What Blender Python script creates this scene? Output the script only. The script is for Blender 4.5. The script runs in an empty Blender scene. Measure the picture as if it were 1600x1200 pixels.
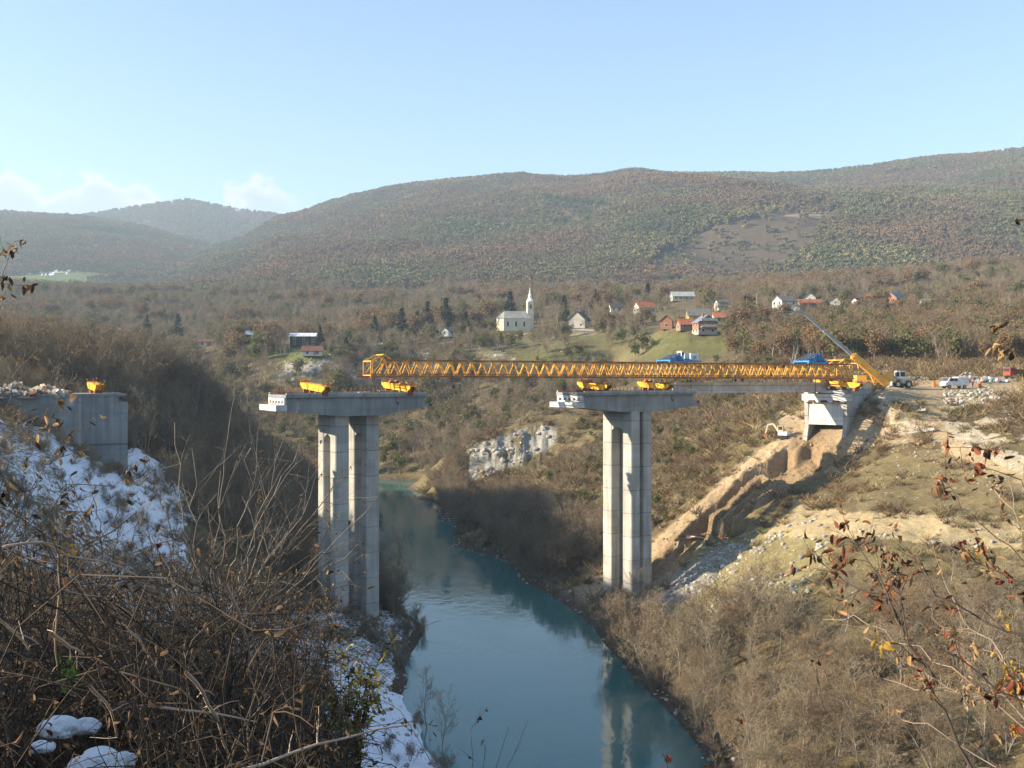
import bpy, math, random
import numpy as np
from mathutils import Vector, Matrix
R = math.radians
SC = bpy.context.scene
COL = SC.collection

# ------------------------------------------------------------------ camera, light, exposure
F = 1700.0                      # focal length in pixels of the 1600 px wide photograph
HORIZON = 585.0
cam_d = bpy.data.cameras.new('camera'); cam = bpy.data.objects.new('camera', cam_d); COL.objects.link(cam)
cam_d.sensor_width = 36.0; cam_d.lens = 36.0 * F / 1600.0
cam_d.shift_y = -(600 - HORIZON) / 1600.0
cam_d.clip_start = 0.3; cam_d.clip_end = 30000
cam.location = (0, 0, 0); cam.rotation_euler = (R(90), 0, 0)
SC.camera = cam

SUN_EL = R(21.0)
SUN_H = Vector((-math.cos(R(10)), -math.sin(R(10))))            # horizontal direction towards the sun
SUN_DIR = Vector((SUN_H.x * math.cos(SUN_EL), SUN_H.y * math.cos(SUN_EL), math.sin(SUN_EL)))
sun_d = bpy.data.lights.new('sun', 'SUN'); sun = bpy.data.objects.new('sun', sun_d); COL.objects.link(sun)
sun_d.energy = 5.0; sun_d.angle = R(0.55); sun_d.color = (1.0, 0.865, 0.655)
sun.rotation_euler = (-SUN_DIR).to_track_quat('-Z', 'Y').to_euler()
sun.location = (-300, -100, 200)

world = bpy.data.worlds.new('World'); SC.world = world; world.use_nodes = True
wn = world.node_tree; wn.nodes.clear()
def wnode(t, **k):
    n = wn.nodes.new(t)
    for a, b in k.items(): setattr(n, a, b)
    return n
w_out = wnode('ShaderNodeOutputWorld'); w_bg = wnode('ShaderNodeBackground'); w_bg.inputs['Strength'].default_value = 0.10
sky = wnode('ShaderNodeTexSky', sky_type='NISHITA', sun_disc=False, sun_elevation=SUN_EL,
            sun_rotation=math.atan2(SUN_H.x, SUN_H.y), altitude=300, air_density=1.0, dust_density=0.3, ozone_density=1.7)
# low cumulus bank far behind the left hills, part of the sky itself
tc = wnode('ShaderNodeTexCoord'); sep = wnode('ShaderNodeSeparateXYZ'); wn.links.new(tc.outputs['Generated'], sep.inputs[0])
def wmath(op, a, b=None, c=None):
    n = wnode('ShaderNodeMath', operation=op)
    for i, v in enumerate((a, b, c)):
        if v is None: continue
        if isinstance(v, (int, float)): n.inputs[i].default_value = v
        else: wn.links.new(v, n.inputs[i])
    return n.outputs[0]
az = wmath('ARCTAN2', sep.outputs['X'], sep.outputs['Y'])
el = wmath('ARCSINE', sep.outputs['Z'])
comb = wnode('ShaderNodeCombineXYZ'); wn.links.new(wmath('MULTIPLY', az, 10.0), comb.inputs[0]); wn.links.new(wmath('MULTIPLY', el, 16.0), comb.inputs[1])
nz = wnode('ShaderNodeTexNoise'); nz.inputs['Scale'].default_value = 2.3; nz.inputs['Detail'].default_value = 7; nz.inputs['Roughness'].default_value = 0.55
wn.links.new(comb.outputs[0], nz.inputs['Vector'])
comb2 = wnode('ShaderNodeCombineXYZ'); wn.links.new(wmath('MULTIPLY', az, 10.0), comb2.inputs[0])
nz2 = wnode('ShaderNodeTexNoise'); nz2.inputs['Scale'].default_value = 1.1; nz2.inputs['Detail'].default_value = 4; wn.links.new(comb2.outputs[0], nz2.inputs['Vector'])
# cloud top height: about 0.165 rad on the left, falling to nothing near azimuth -0.17
top = wmath('ADD', wmath('ADD', wmath('MULTIPLY', wmath('ADD', az, 0.25), -0.02), 0.160), wmath('MULTIPLY', wmath('SUBTRACT', nz2.outputs[0], 0.5), 0.075))
top = wmath('ADD', top, wmath('MULTIPLY', wmath('SUBTRACT', nz.outputs[0], 0.5), 0.085))
cm = wnode('ShaderNodeMapRange', interpolation_type='SMOOTHSTEP'); wn.links.new(wmath('SUBTRACT', top, el), cm.inputs[0])
cm.inputs[1].default_value = -0.001; cm.inputs[2].default_value = 0.008
fade = wnode('ShaderNodeMapRange', interpolation_type='SMOOTHSTEP'); wn.links.new(az, fade.inputs[0])
fade.inputs[1].default_value = -0.165; fade.inputs[2].default_value = -0.23; fade.inputs[3].default_value = 0; fade.inputs[4].default_value = 0.88
cmask = wmath('MULTIPLY', cm.outputs[0], fade.outputs[0])
shade = wnode('ShaderNodeMapRange', interpolation_type='SMOOTHSTEP'); wn.links.new(wmath('SUBTRACT', top, el), shade.inputs[0])
shade.inputs[1].default_value = 0.0; shade.inputs[2].default_value = 0.022
ccol = wnode('ShaderNodeMix', data_type='RGBA'); wn.links.new(shade.outputs[0], ccol.inputs[0])
ccol.inputs[6].default_value = (4.2, 4.1, 4.05, 1); ccol.inputs[7].default_value = (2.8, 3.25, 3.6, 1)
wmix = wnode('ShaderNodeMix', data_type='RGBA'); wn.links.new(cmask, wmix.inputs[0]); wn.links.new(sky.outputs[0], wmix.inputs[6]); wn.links.new(ccol.outputs[2], wmix.inputs[7])
wn.links.new(wmix.outputs[2], w_bg.inputs['Color']); wn.links.new(w_bg.outputs[0], w_out.inputs['Surface'])

SC.view_settings.view_transform = 'Standard'; SC.view_settings.look = 'None'
SC.view_settings.gamma = 1.0; SC.view_settings.exposure = 1.5
SC.render.engine = 'CYCLES'
SC.cycles.use_denoising = True
SC.cycles.max_bounces = 6; SC.cycles.diffuse_bounces = 3; SC.cycles.transparent_max_bounces = 8
SC.cycles.volume_bounces = 0

def at(px, py, D):                                      # a point of the place: photo direction and a chosen depth
    return Vector(((px - 800) / F * D, D, (HORIZON - py) / F * D))

# ------------------------------------------------------------------ helpers: objects
def tag(o, label=None, cat=None, group=None, kind=None):
    if label: o['label'] = label
    if cat: o['category'] = cat
    if group: o['group'] = group
    if kind: o['kind'] = kind
    return o
def empty(name, loc=(0, 0, 0), rz=0.0, label=None, cat=None, group=None):
    o = bpy.data.objects.new(name, None); COL.objects.link(o); o.empty_display_size = 0.2
    o.location = loc; o.rotation_euler = (0, 0, rz)
    return tag(o, label, cat, group)
def mesh_np(name, V, Fq, m=None, smooth=False):
    """V (n,3); Fq (k,3) or (k,4) array, or a list of such arrays, or a list of lists"""
    me = bpy.data.meshes.new(name)
    V = np.asarray(V, dtype=np.float32)
    arrs = Fq if isinstance(Fq, list) and len(Fq) and isinstance(Fq[0], np.ndarray) else [np.asarray(Fq)]
    arrs = [a for a in arrs if len(a)]
    nl = sum(a.size for a in arrs); nf = sum(len(a) for a in arrs)
    me.vertices.add(len(V)); me.vertices.foreach_set('co', V.ravel())
    me.loops.add(nl); me.polygons.add(nf)
    me.loops.foreach_set('vertex_index', np.concatenate([a.ravel() for a in arrs]).astype(np.int32))
    ls = []; s = 0
    for a in arrs:
        k = a.shape[1]; ls.append(s + k * np.arange(len(a))); s += a.size
    me.polygons.foreach_set('loop_start', np.concatenate(ls).astype(np.int32))
    if smooth: me.polygons.foreach_set('use_smooth', np.ones(nf, dtype=bool))
    me.update(calc_edges=True)
    if m: me.materials.append(m)
    return me
def link(name, me, parent=None, loc=None):
    o = bpy.data.objects.new(name, me); COL.objects.link(o)
    if parent: o.parent = parent
    if loc is not None: o.location = loc
    return o
class MB:
    """collects boxes, bars, tubes and prisms into ONE mesh"""
    def __init__(s): s.v = []; s.f = []; s.mi = []; s.cur = 0; s.pc = []
    def add(s, vs, fs):
        s.pc.append((len(s.v), len(vs), len(s.f), len(fs)))
        b = len(s.v); s.v += [tuple(v) for v in vs]; s.f += [tuple(i + b for i in f) for f in fs]; s.mi += [s.cur] * len(fs)
        return s
    def box(s, c, size, M=None):
        hx, hy, hz = size[0] / 2, size[1] / 2, size[2] / 2
        vs = [Vector((c[0] + x * hx, c[1] + y * hy, c[2] + z * hz)) for x in (-1, 1) for y in (-1, 1) for z in (-1, 1)]
        if M: vs = [M @ v for v in vs]
        return s.add(vs, [(0, 1, 3, 2), (4, 6, 7, 5), (0, 4, 5, 1), (2, 3, 7, 6), (0, 2, 6, 4), (1, 5, 7, 3)])
    def bar(s, a, b, w, h=None, up=(0, 0, 1)):
        a = Vector(a); b = Vector(b); h = h or w; d = (b - a)
        if d.length < 1e-6: return s
        d.normalize(); up = Vector(up)
        if abs(d.dot(up)) > 0.98: up = Vector((1, 0, 0))
        x = d.cross(up).normalized(); y = x.cross(d).normalized()
        vs = [p + x * sx * w / 2 + y * sy * h / 2 for p in (a, b) for sx, sy in ((-1, -1), (1, -1), (1, 1), (-1, 1))]
        return s.add(vs, [(3, 2, 1, 0), (4, 5, 6, 7), (0, 1, 5, 4), (1, 2, 6, 5), (2, 3, 7, 6), (3, 0, 4, 7)])
    def tube(s, pts, rs, k=6, cap=True):
        pts = [Vector(p) for p in pts]
        if isinstance(rs, (int, float)): rs = [rs] * len(pts)
        b = []; ring = []
        ref = Vector((0.31, 0.52, 0.79))
        for i, p in enumerate(pts):
            d = (pts[min(i + 1, len(pts) - 1)] - pts[max(i - 1, 0)])
            d = d.normalized() if d.length > 1e-9 else Vector((0, 0, 1))
            x = d.cross(ref)
            if x.length < 1e-3: x = d.cross(Vector((1, 0, 0)))
            x.normalize(); y = d.cross(x).normalized()
            b += [p + (x * math.cos(2 * math.pi * j / k) + y * math.sin(2 * math.pi * j / k)) * rs[i] for j in range(k)]
        f = []
        for i in range(len(pts) - 1):
            for j in range(k):
                f.append((i * k + j, i * k + (j + 1) % k, (i + 1) * k + (j + 1) % k, (i + 1) * k + j))
        if cap: f += [tuple(reversed(range(k))), tuple(range((len(pts) - 1) * k, len(pts) * k))]
        return s.add(b, f)
    def prism(s, poly, a, b):
        """poly: points (Vector) of one outline; a,b offset vectors of the two ends"""
        n = len(poly); a = Vector(a); b = Vector(b)
        vs = [Vector(p) + a for p in poly] + [Vector(p) + b for p in poly]
        f = [tuple(reversed(range(n))), tuple(range(n, 2 * n))] + [(i, (i + 1) % n, n + (i + 1) % n, n + i) for i in range(n)]
        return s.add(vs, f)
    def each(s, name, m, parent=None, n=1, smooth=False, bevel=0.0):
        """every n added pieces become one part of their own"""
        for k in range(0, len(s.pc), n):
            q = MB()
            for (a, nv, c, nf) in s.pc[k:k + n]: q.add(s.v[a:a + nv], [tuple(i - a for i in f) for f in s.f[c:c + nf]])
            q.build(name, m, parent, smooth, bevel)
    def build(s, name, mats, parent=None, smooth=False, bevel=0.0):
        me = bpy.data.meshes.new(name); me.from_pydata(s.v, [], s.f); me.update()
        mats = mats if isinstance(mats, (list, tuple)) else [mats]
        for m in mats: me.materials.append(m)
        if len(mats) > 1: me.polygons.foreach_set('material_index', s.mi)
        if smooth: me.polygons.foreach_set('use_smooth', [True] * len(s.f))
        import bmesh
        bm = bmesh.new(); bm.from_mesh(me); bmesh.ops.recalc_face_normals(bm, faces=bm.faces); bm.to_mesh(me); bm.free()
        o = link(name, me, parent)
        if bevel:
            md = o.modifiers.new('bevel', 'BEVEL'); md.width = bevel; md.segments = 2; md.limit_method = 'ANGLE'
        return o
def copy_tree(o, parent=None):
    c = o.copy(); COL.objects.link(c)
    if parent: c.parent = parent
    for ch in o.children: copy_tree(ch, c)
    return c

# ------------------------------------------------------------------ helpers: materials
def mat(name, c1, c2=None, scale=3.0, rough=0.85, bump=0.0, bscale=None, detail=4, metallic=0.0, spec=0.3, coord='Object', stain=None, rand=0.0, trans=0.0, c3=None):
    """colour wanders between c1 and c2 (and c3) with a procedural noise; optional bump and vertical stains"""
    m = bpy.data.materials.new(name); m.use_nodes = True; nt = m.node_tree; P = nt.nodes['Principled BSDF']
    P.inputs['Roughness'].default_value = rough; P.inputs['Metallic'].default_value = metallic
    P.inputs['Specular IOR Level'].default_value = spec
    L = nt.links.new
    tcn = nt.nodes.new('ShaderNodeTexCoord')
    if coord == 'World': co = nt.nodes.new('ShaderNodeNewGeometry').outputs['Position']
    else: co = tcn.outputs[coord]
    c2 = c2 or tuple(x * 0.75 for x in c1)
    nzn = nt.nodes.new('ShaderNodeTexNoise'); nzn.inputs['Scale'].default_value = scale; nzn.inputs['Detail'].default_value = detail
    L(co, nzn.inputs['Vector'])
    rp = nt.nodes.new('ShaderNodeValToRGB'); e = rp.color_ramp.elements
    e[0].position = 0.36; e[0].color = (*c1, 1); e[1].position = 0.66; e[1].color = (*c2, 1)
    if c3:
        x = e.new(0.52); x.color = (*c3, 1)
    fac = nzn.outputs[0]
    if rand:
        oi = nt.nodes.new('ShaderNodeObjectInfo'); ma = nt.nodes.new('ShaderNodeMath'); ma.operation = 'MULTIPLY_ADD'
        L(oi.outputs['Random'], ma.inputs[0]); ma.inputs[1].default_value = rand
        sb = nt.nodes.new('ShaderNodeMath'); sb.operation = 'SUBTRACT'; L(fac, sb.inputs[0]); sb.inputs[1].default_value = rand / 2
        L(sb.outputs[0], ma.inputs[2]); fac = ma.outputs[0]
    L(fac, rp.inputs[0]); colr = rp.outputs[0]
    if stain:
        mp = nt.nodes.new('ShaderNodeMapping'); mp.inputs['Scale'].default_value = stain[1]; L(co, mp.inputs[0])
        n2 = nt.nodes.new('ShaderNodeTexNoise'); n2.inputs['Scale'].default_value = 1.0; n2.inputs['Detail'].default_value = 5; L(mp.outputs[0], n2.inputs['Vector'])
        r2 = nt.nodes.new('ShaderNodeMapRange'); r2.inputs[1].default_value = 0.5; r2.inputs[2].default_value = 0.75; L(n2.outputs[0], r2.inputs[0])
        mx = nt.nodes.new('ShaderNodeMix'); mx.data_type = 'RGBA'; L(r2.outputs[0], mx.inputs[0]); L(colr, mx.inputs[6]); mx.inputs[7].default_value = (*stain[0], 1)
        colr = mx.outputs[2]
    L(colr, P.inputs['Base Color'])
    if bump:
        n3 = nt.nodes.new('ShaderNodeTexNoise'); n3.inputs['Scale'].default_value = bscale or scale * 4; n3.inputs['Detail'].default_value = 6; L(co, n3.inputs['Vector'])
        bp = nt.nodes.new('ShaderNodeBump'); bp.inputs['Strength'].default_value = 1.0; bp.inputs['Distance'].default_value = bump; L(n3.outputs[0], bp.inputs['Height']); L(bp.outputs[0], P.inputs['Normal'])
    if trans:
        out = nt.nodes['Material Output']; tr = nt.nodes.new('ShaderNodeBsdfTranslucent'); L(colr, tr.inputs[0])
        mxs = nt.nodes.new('ShaderNodeMixShader'); mxs.inputs[0].default_value = trans; L(P.outputs[0], mxs.inputs[1]); L(tr.outputs[0], mxs.inputs[2]); L(mxs.outputs[0], out.inputs[0])
    return m

def concrete(name, base, lift=3.6, axis=2):
    """concrete poured in lifts: fine horizontal joints, runs of damp, mottling"""
    m = mat(name, base, tuple(x * 0.72 for x in base), scale=0.35, rough=0.9, bump=0.01, bscale=6, detail=8, coord='World',
            stain=(tuple(x * 0.56 for x in base), (1.6, 1.6, 0.09)))
    nt = m.node_tree; L = nt.links.new; P = nt.nodes['Principled BSDF']
    src = P.inputs['Base Color'].links[0].from_socket
    g = nt.nodes.new('ShaderNodeNewGeometry'); sp = nt.nodes.new('ShaderNodeSeparateXYZ'); L(g.outputs['Position'], sp.inputs[0])
    a = nt.nodes.new('ShaderNodeMath'); a.operation = 'MULTIPLY'; L(sp.outputs['Z'], a.inputs[0]); a.inputs[1].default_value = 1 / lift
    b = nt.nodes.new('ShaderNodeMath'); b.operation = 'FRACT'; L(a.outputs[0], b.inputs[0])
    c = nt.nodes.new('ShaderNodeMath'); c.operation = 'LESS_THAN'; L(b.outputs[0], c.inputs[0]); c.inputs[1].default_value = 0.03
    fl = nt.nodes.new('ShaderNodeMath'); fl.operation = 'FLOOR'; L(a.outputs[0], fl.inputs[0])
    wnz = nt.nodes.new('ShaderNodeTexWhiteNoise'); wnz.noise_dimensions = '1D'; L(fl.outputs[0], wnz.inputs['W'])
    hv = nt.nodes.new('ShaderNodeMapRange'); hv.inputs[3].default_value = 0.88; hv.inputs[4].default_value = 1.08; L(wnz.outputs['Value'], hv.inputs[0])
    j = nt.nodes.new('ShaderNodeMath'); j.operation = 'MULTIPLY_ADD'; L(c.outputs[0], j.inputs[0]); j.inputs[1].default_value = -0.4; L(hv.outputs[0], j.inputs[2])
    # formwork panels: each a shade of its own, thin seams and tie holes between
    vm = nt.nodes.new('ShaderNodeVectorMath'); vm.operation = 'DOT_PRODUCT'; L(g.outputs['Position'], vm.inputs[0]); vm.inputs[1].default_value = (.86, .70, 0)
    cb = nt.nodes.new('ShaderNodeCombineXYZ'); L(vm.outputs['Value'], cb.inputs[0]); L(sp.outputs['Z'], cb.inputs[1])
    br = nt.nodes.new('ShaderNodeTexBrick'); br.inputs['Scale'].default_value = 1.0; br.inputs['Brick Width'].default_value = 1.25; br.inputs['Row Height'].default_value = 1.2; br.inputs['Mortar Size'].default_value = .012; br.offset = 0
    br.inputs['Color1'].default_value = (.86, .86, .86, 1); br.inputs['Color2'].default_value = (1.08, 1.07, 1.05, 1); br.inputs['Mortar'].default_value = (.72, .72, .72, 1); L(cb.outputs[0], br.inputs['Vector'])
    m0 = nt.nodes.new('ShaderNodeMix'); m0.data_type = 'RGBA'; m0.blend_type = 'MULTIPLY'; m0.inputs[0].default_value = .8; L(src, m0.inputs[6]); L(br.outputs['Color'], m0.inputs[7]); src = m0.outputs[2]
    mx = nt.nodes.new('ShaderNodeMix'); mx.data_type = 'RGBA'; mx.blend_type = 'MULTIPLY'; mx.inputs[0].default_value = 1
    L(src, mx.inputs[6]); L(j.outputs[0], mx.inputs[7]); L(mx.outputs[2], P.inputs['Base Color'])
    return m

M = {}
M['concrete'] = concrete('concrete_pier', (0.47, 0.455, 0.41))
M['concrete_deck'] = concrete('concrete_deck', (0.31, 0.322, 0.315), lift=9.0)
M['concrete_fresh'] = concrete('concrete_fresh', (0.78, 0.76, 0.72), lift=4.0)  # paler concrete; on sun-facing walls it puts the sunlight into the colour
M['yellow'] = mat('yellow_paint', (0.86, 0.45, 0.08), (0.66, 0.31, 0.05), scale=0.8, rough=0.55)
M['yellow_saddle'] = mat('yellow_saddle', (0.85, 0.45, 0.03), (0.68, 0.30, 0.02), scale=0.9, rough=0.55, stain=((0.25, 0.09, 0.02), (0.8, 0.8, 0.5)))
M['orange_rust'] = mat('orange_rusty_chord', (0.50, 0.20, 0.05), (0.26, 0.09, 0.03), scale=0.7, rough=0.7)
M['steel_dark'] = mat('dark_steel', (0.10, 0.06, 0.045), (0.05, 0.035, 0.03), scale=2, rough=0.6)
M['rust'] = mat('rusty_steel', (0.30, 0.10, 0.05), (0.16, 0.07, 0.04), scale=2, rough=0.8)
M['blue'] = mat('blue_paint', (0.05, 0.30, 0.62), (0.03, 0.20, 0.48), scale=1.5, rough=0.5)
M['white'] = mat('white_paint', (0.78, 0.78, 0.77), (0.62, 0.61, 0.58), scale=1.5, rough=0.55)
M['cream'] = mat('cream_paint', (0.62, 0.52, 0.36), (0.48, 0.38, 0.26), scale=1.5, rough=0.6)
M['grey_steel'] = mat('grey_painted_steel', (0.36, 0.38, 0.38), (0.27, 0.29, 0.29), scale=1.2, rough=0.5)
M['rubber'] = mat('rubber', (0.03, 0.03, 0.03), (0.05, 0.045, 0.04), scale=5, rough=0.9)
M['glass'] = mat('dark_glass', (0.03, 0.04, 0.05), (0.05, 0.06, 0.07), scale=2, rough=0.08, spec=0.6)
M['wood'] = mat('timber', (0.42, 0.28, 0.15), (0.30, 0.19, 0.10), scale=3, rough=0.85)
M['wood_pale'] = mat('pale_timber', (0.62, 0.50, 0.34), (0.46, 0.36, 0.24), scale=3, rough=0.85)
M['red'] = mat('red_paint', (0.40, 0.06, 0.045), (0.26, 0.05, 0.035), scale=2, rough=0.6)
M['orange'] = mat('orange_plastic', (0.80, 0.20, 0.04), (0.62, 0.15, 0.04), scale=3, rough=0.6)

# ------------------------------------------------------------------ numeric noise
def _hash(ix, iy, seed):
    h = (ix.astype(np.int64) * 374761393 + iy.astype(np.int64) * 668265263 + seed * 1442695041) & 0xffffffff
    h = ((h ^ (h >> 13)) * 1274126177) & 0xffffffff
    return ((h ^ (h >> 16)) & 0xffff) / 65535.0
def vnoise(x, y, seed=0):
    xi = np.floor(x); yi = np.floor(y); fx = x - xi; fy = y - yi
    fx = fx * fx * (3 - 2 * fx); fy = fy * fy * (3 - 2 * fy)
    a = _hash(xi, yi, seed); b = _hash(xi + 1, yi, seed); c = _hash(xi, yi + 1, seed); d = _hash(xi + 1, yi + 1, seed)
    return (a + (b - a) * fx) * (1 - fy) + (c + (d - c) * fx) * fy
def fbm(x, y, seed=0, o=4):
    s = 0; a = 0.5; t = 0
    for i in range(o):
        s = s + a * vnoise(x, y, seed + i * 17); t += a; a *= 0.5; x = x * 2.03 + 11.3; y = y * 2.03 + 5.7
    return s / t                                       # 0..1
def sstep(a, b, x):
    t = np.clip((x - a) / (b - a), 0, 1); return t * t * (3 - 2 * t)

# ------------------------------------------------------------------ the bridge line
TH = R(23.2); TD = R(6.5)                 # line of the gantry; extra skew of the decks
U = Vector((math.cos(TH), math.sin(TH), 0)); N = Vector((-math.sin(TH), math.cos(TH), 0))
P1 = Vector((-23.1, 154.0, 0.0))
def B(t, w, z): return P1 + U * t + N * w + Vector((0, 0, z))
BM = Matrix.Translation(P1) @ Matrix.Rotation(TH, 4, 'Z')      # bridge frame: x along, y across (away), z up
T2 = 44.9; T3 = 83.8; T0 = -30.0; WD = 7.5; ZD = -2.6
WATER = -37.0

# ------------------------------------------------------------------ the lie of the land: surveyed points (x, y, z), camera at 0,0,0
LEFT_SHORE = [(60, 45), (30, 58), (12, 70), (0, 86), (-6, 102), (-9.1, 115), (-12.4, 132), (-13.2, 145), (-12.2, 157), (-14.7, 165), (-19.4, 178), (-24, 200), (-32, 240), (-46, 300), (-62, 338), (-100, 362), (-200, 385), (-330, 400)]
RIGHT_SHORE = [(90, 58), (60, 66), (38, 76), (25, 86), (19.5, 95), (18.3, 102), (17.6, 115), (15.4, 128), (13.2, 145), (12, 152), (10.2, 165), (5.4, 185), (-1.3, 215), (-13, 260), (-20.3, 300), (-26, 340), (-30, 372), (-46, 382), (-100, 402), (-200, 428), (-330, 445)]
# buildings of the village: px centre, py of the ground line, depth, width, depth, wall height, roof height, yaw, roof, wall, label
HOUSES = [
 (700, 525, 520, 7, 5, 2.6, 1.6, 60, 'grey', 'white', 'small white gabled shed standing alone beside the lane left of the church'),
 (906, 512, 545, 13, 10, 4.5, 4.5, 70, 'dark', 'grey', 'grey house with tall white gable above the snow patch right of the church'),
 (1007, 488, 600, 12, 9, 3.2, 3.4, 20, 'orange', 'white', 'white house with orange roof high up behind the green meadow'),
 (962, 486, 640, 9, 7, 3, 2.6, 10, 'dark', 'white', 'small white house half hidden in trees between the church and the orange roofed house'),
 (1042, 514, 455, 7, 6, 3.6, 2.6, 75, 'brick', 'brick', 'small red brick gable house left of the balconied brick house'),
 (1101, 522, 425, 8.6, 9, 5.0, 3.0, 100, 'slate', 'brick', 'two storey brick house with white balconies facing the green meadow'),
 (1072, 515, 436, 8, 6, 2.6, 2.4, 12, 'orange', 'brown', 'low wing with orange roof attached left of the balconied brick house'),
 (1090, 505, 462, 11, 7, 3.6, 3.2, 5, 'grey', 'ochre', 'ochre house with grey roof behind the balconied brick house'),
 (1126, 506, 458, 8, 7, 2.8, 2.2, 5, 'orange', 'grey', 'orange roofed outbuilding right behind the balconied brick house'),
 (1066, 470, 660, 16, 9, 3, 3, 5, 'pale', 'grey', 'long pale roofed building up in the trees above the brick houses'),
 (1128, 486, 600, 8, 7, 4.0, 2.2, 15, 'grey', 'white', 'tall narrow white house with grey roof among the bare trees'),
 (1196, 493, 520, 13, 7, 2.2, 1.4, 4, 'orange', 'brown', 'long low orange roofed barn left of the white two storey house'),
 (1226, 488, 535, 11, 9, 5.6, 2.8, 25, 'grey', 'white', 'white two storey house with grey hipped roof behind the crane tip'),
 (1236, 491, 515, 11, 6, 2.2, 1.8, 5, 'grey', 'white', 'low grey roofed shed in front of the white two storey house'),
 (1264, 474, 610, 9, 8, 3.4, 3.4, 80, 'dark', 'white', 'white gabled house with dark roof above the long red roof'),
 (1266, 480, 575, 16, 8, 2.4, 2.4, 5, 'orange', 'brown', 'long red roofed house right of the crane tip'),
 (1305, 478, 600, 7, 7, 2.6, 2.6, 75, 'grey', 'grey', 'small grey gabled house right of the long red roof'),
 (1328, 472, 650, 9, 7, 2.6, 2.6, 8, 'orange', 'brown', 'orange roofed house at the edge of the upper wood'),
 (1355, 468, 690, 6, 5, 2.2, 2, 5, 'orange', 'brown', 'tiny orange roofed hut farthest up the slope'),
 (1339, 477, 620, 6, 5, 2.4, 1.8, 40, 'dark', 'white', 'small white cottage below the orange roofed house'),
 (1400, 481, 590, 11, 9, 5.4, 3.4, 35, 'slate', 'brick', 'tall red brick house with slate roof standing alone on the right'),
 (1447, 482, 610, 8, 7, 3.2, 2.0, 20, 'pale', 'grey', 'grey shed with pale roof right of the lone tall brick house'),
 (476, 540, 500, 15, 8, 5.0, 1.6, 4, 'snowy', 'darkwood', 'dark wooden barn with snow on its roof at the left of the valley'),
 (488, 553, 470, 10, 6, 2.2, 2.2, 10, 'brown', 'white', 'low house with brown roof and white corner below the dark barn'),
 (387, 534, 520, 7, 6, 4.0, 1.8, 30, 'snowy', 'darkwood', 'dark shed with a pale end wall left of the wooden barn'),
 (322, 541, 540, 9, 6, 2.4, 1.6, 15, 'brown', 'white', 'small white walled cottage among trees farthest left'),
]
CHURCH = (805, 516, 575)
LAND = []
for sh, sgn in ((LEFT_SHORE, 1), (RIGHT_SHORE, -1)):
    for i, (x, y) in enumerate(sh):
        a = Vector(sh[max(i - 1, 0)]); b = Vector(sh[min(i + 1, len(sh) - 1)]); d = (b - a).normalized(); q = Vector((d.y, -d.x)) * sgn
        LAND += [(x, y, WATER), (x + q.x * 4, y + q.y * 4, WATER - 2.2), (x - q.x * 2.5, y - q.y * 2.5, WATER + 1.1)]
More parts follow.
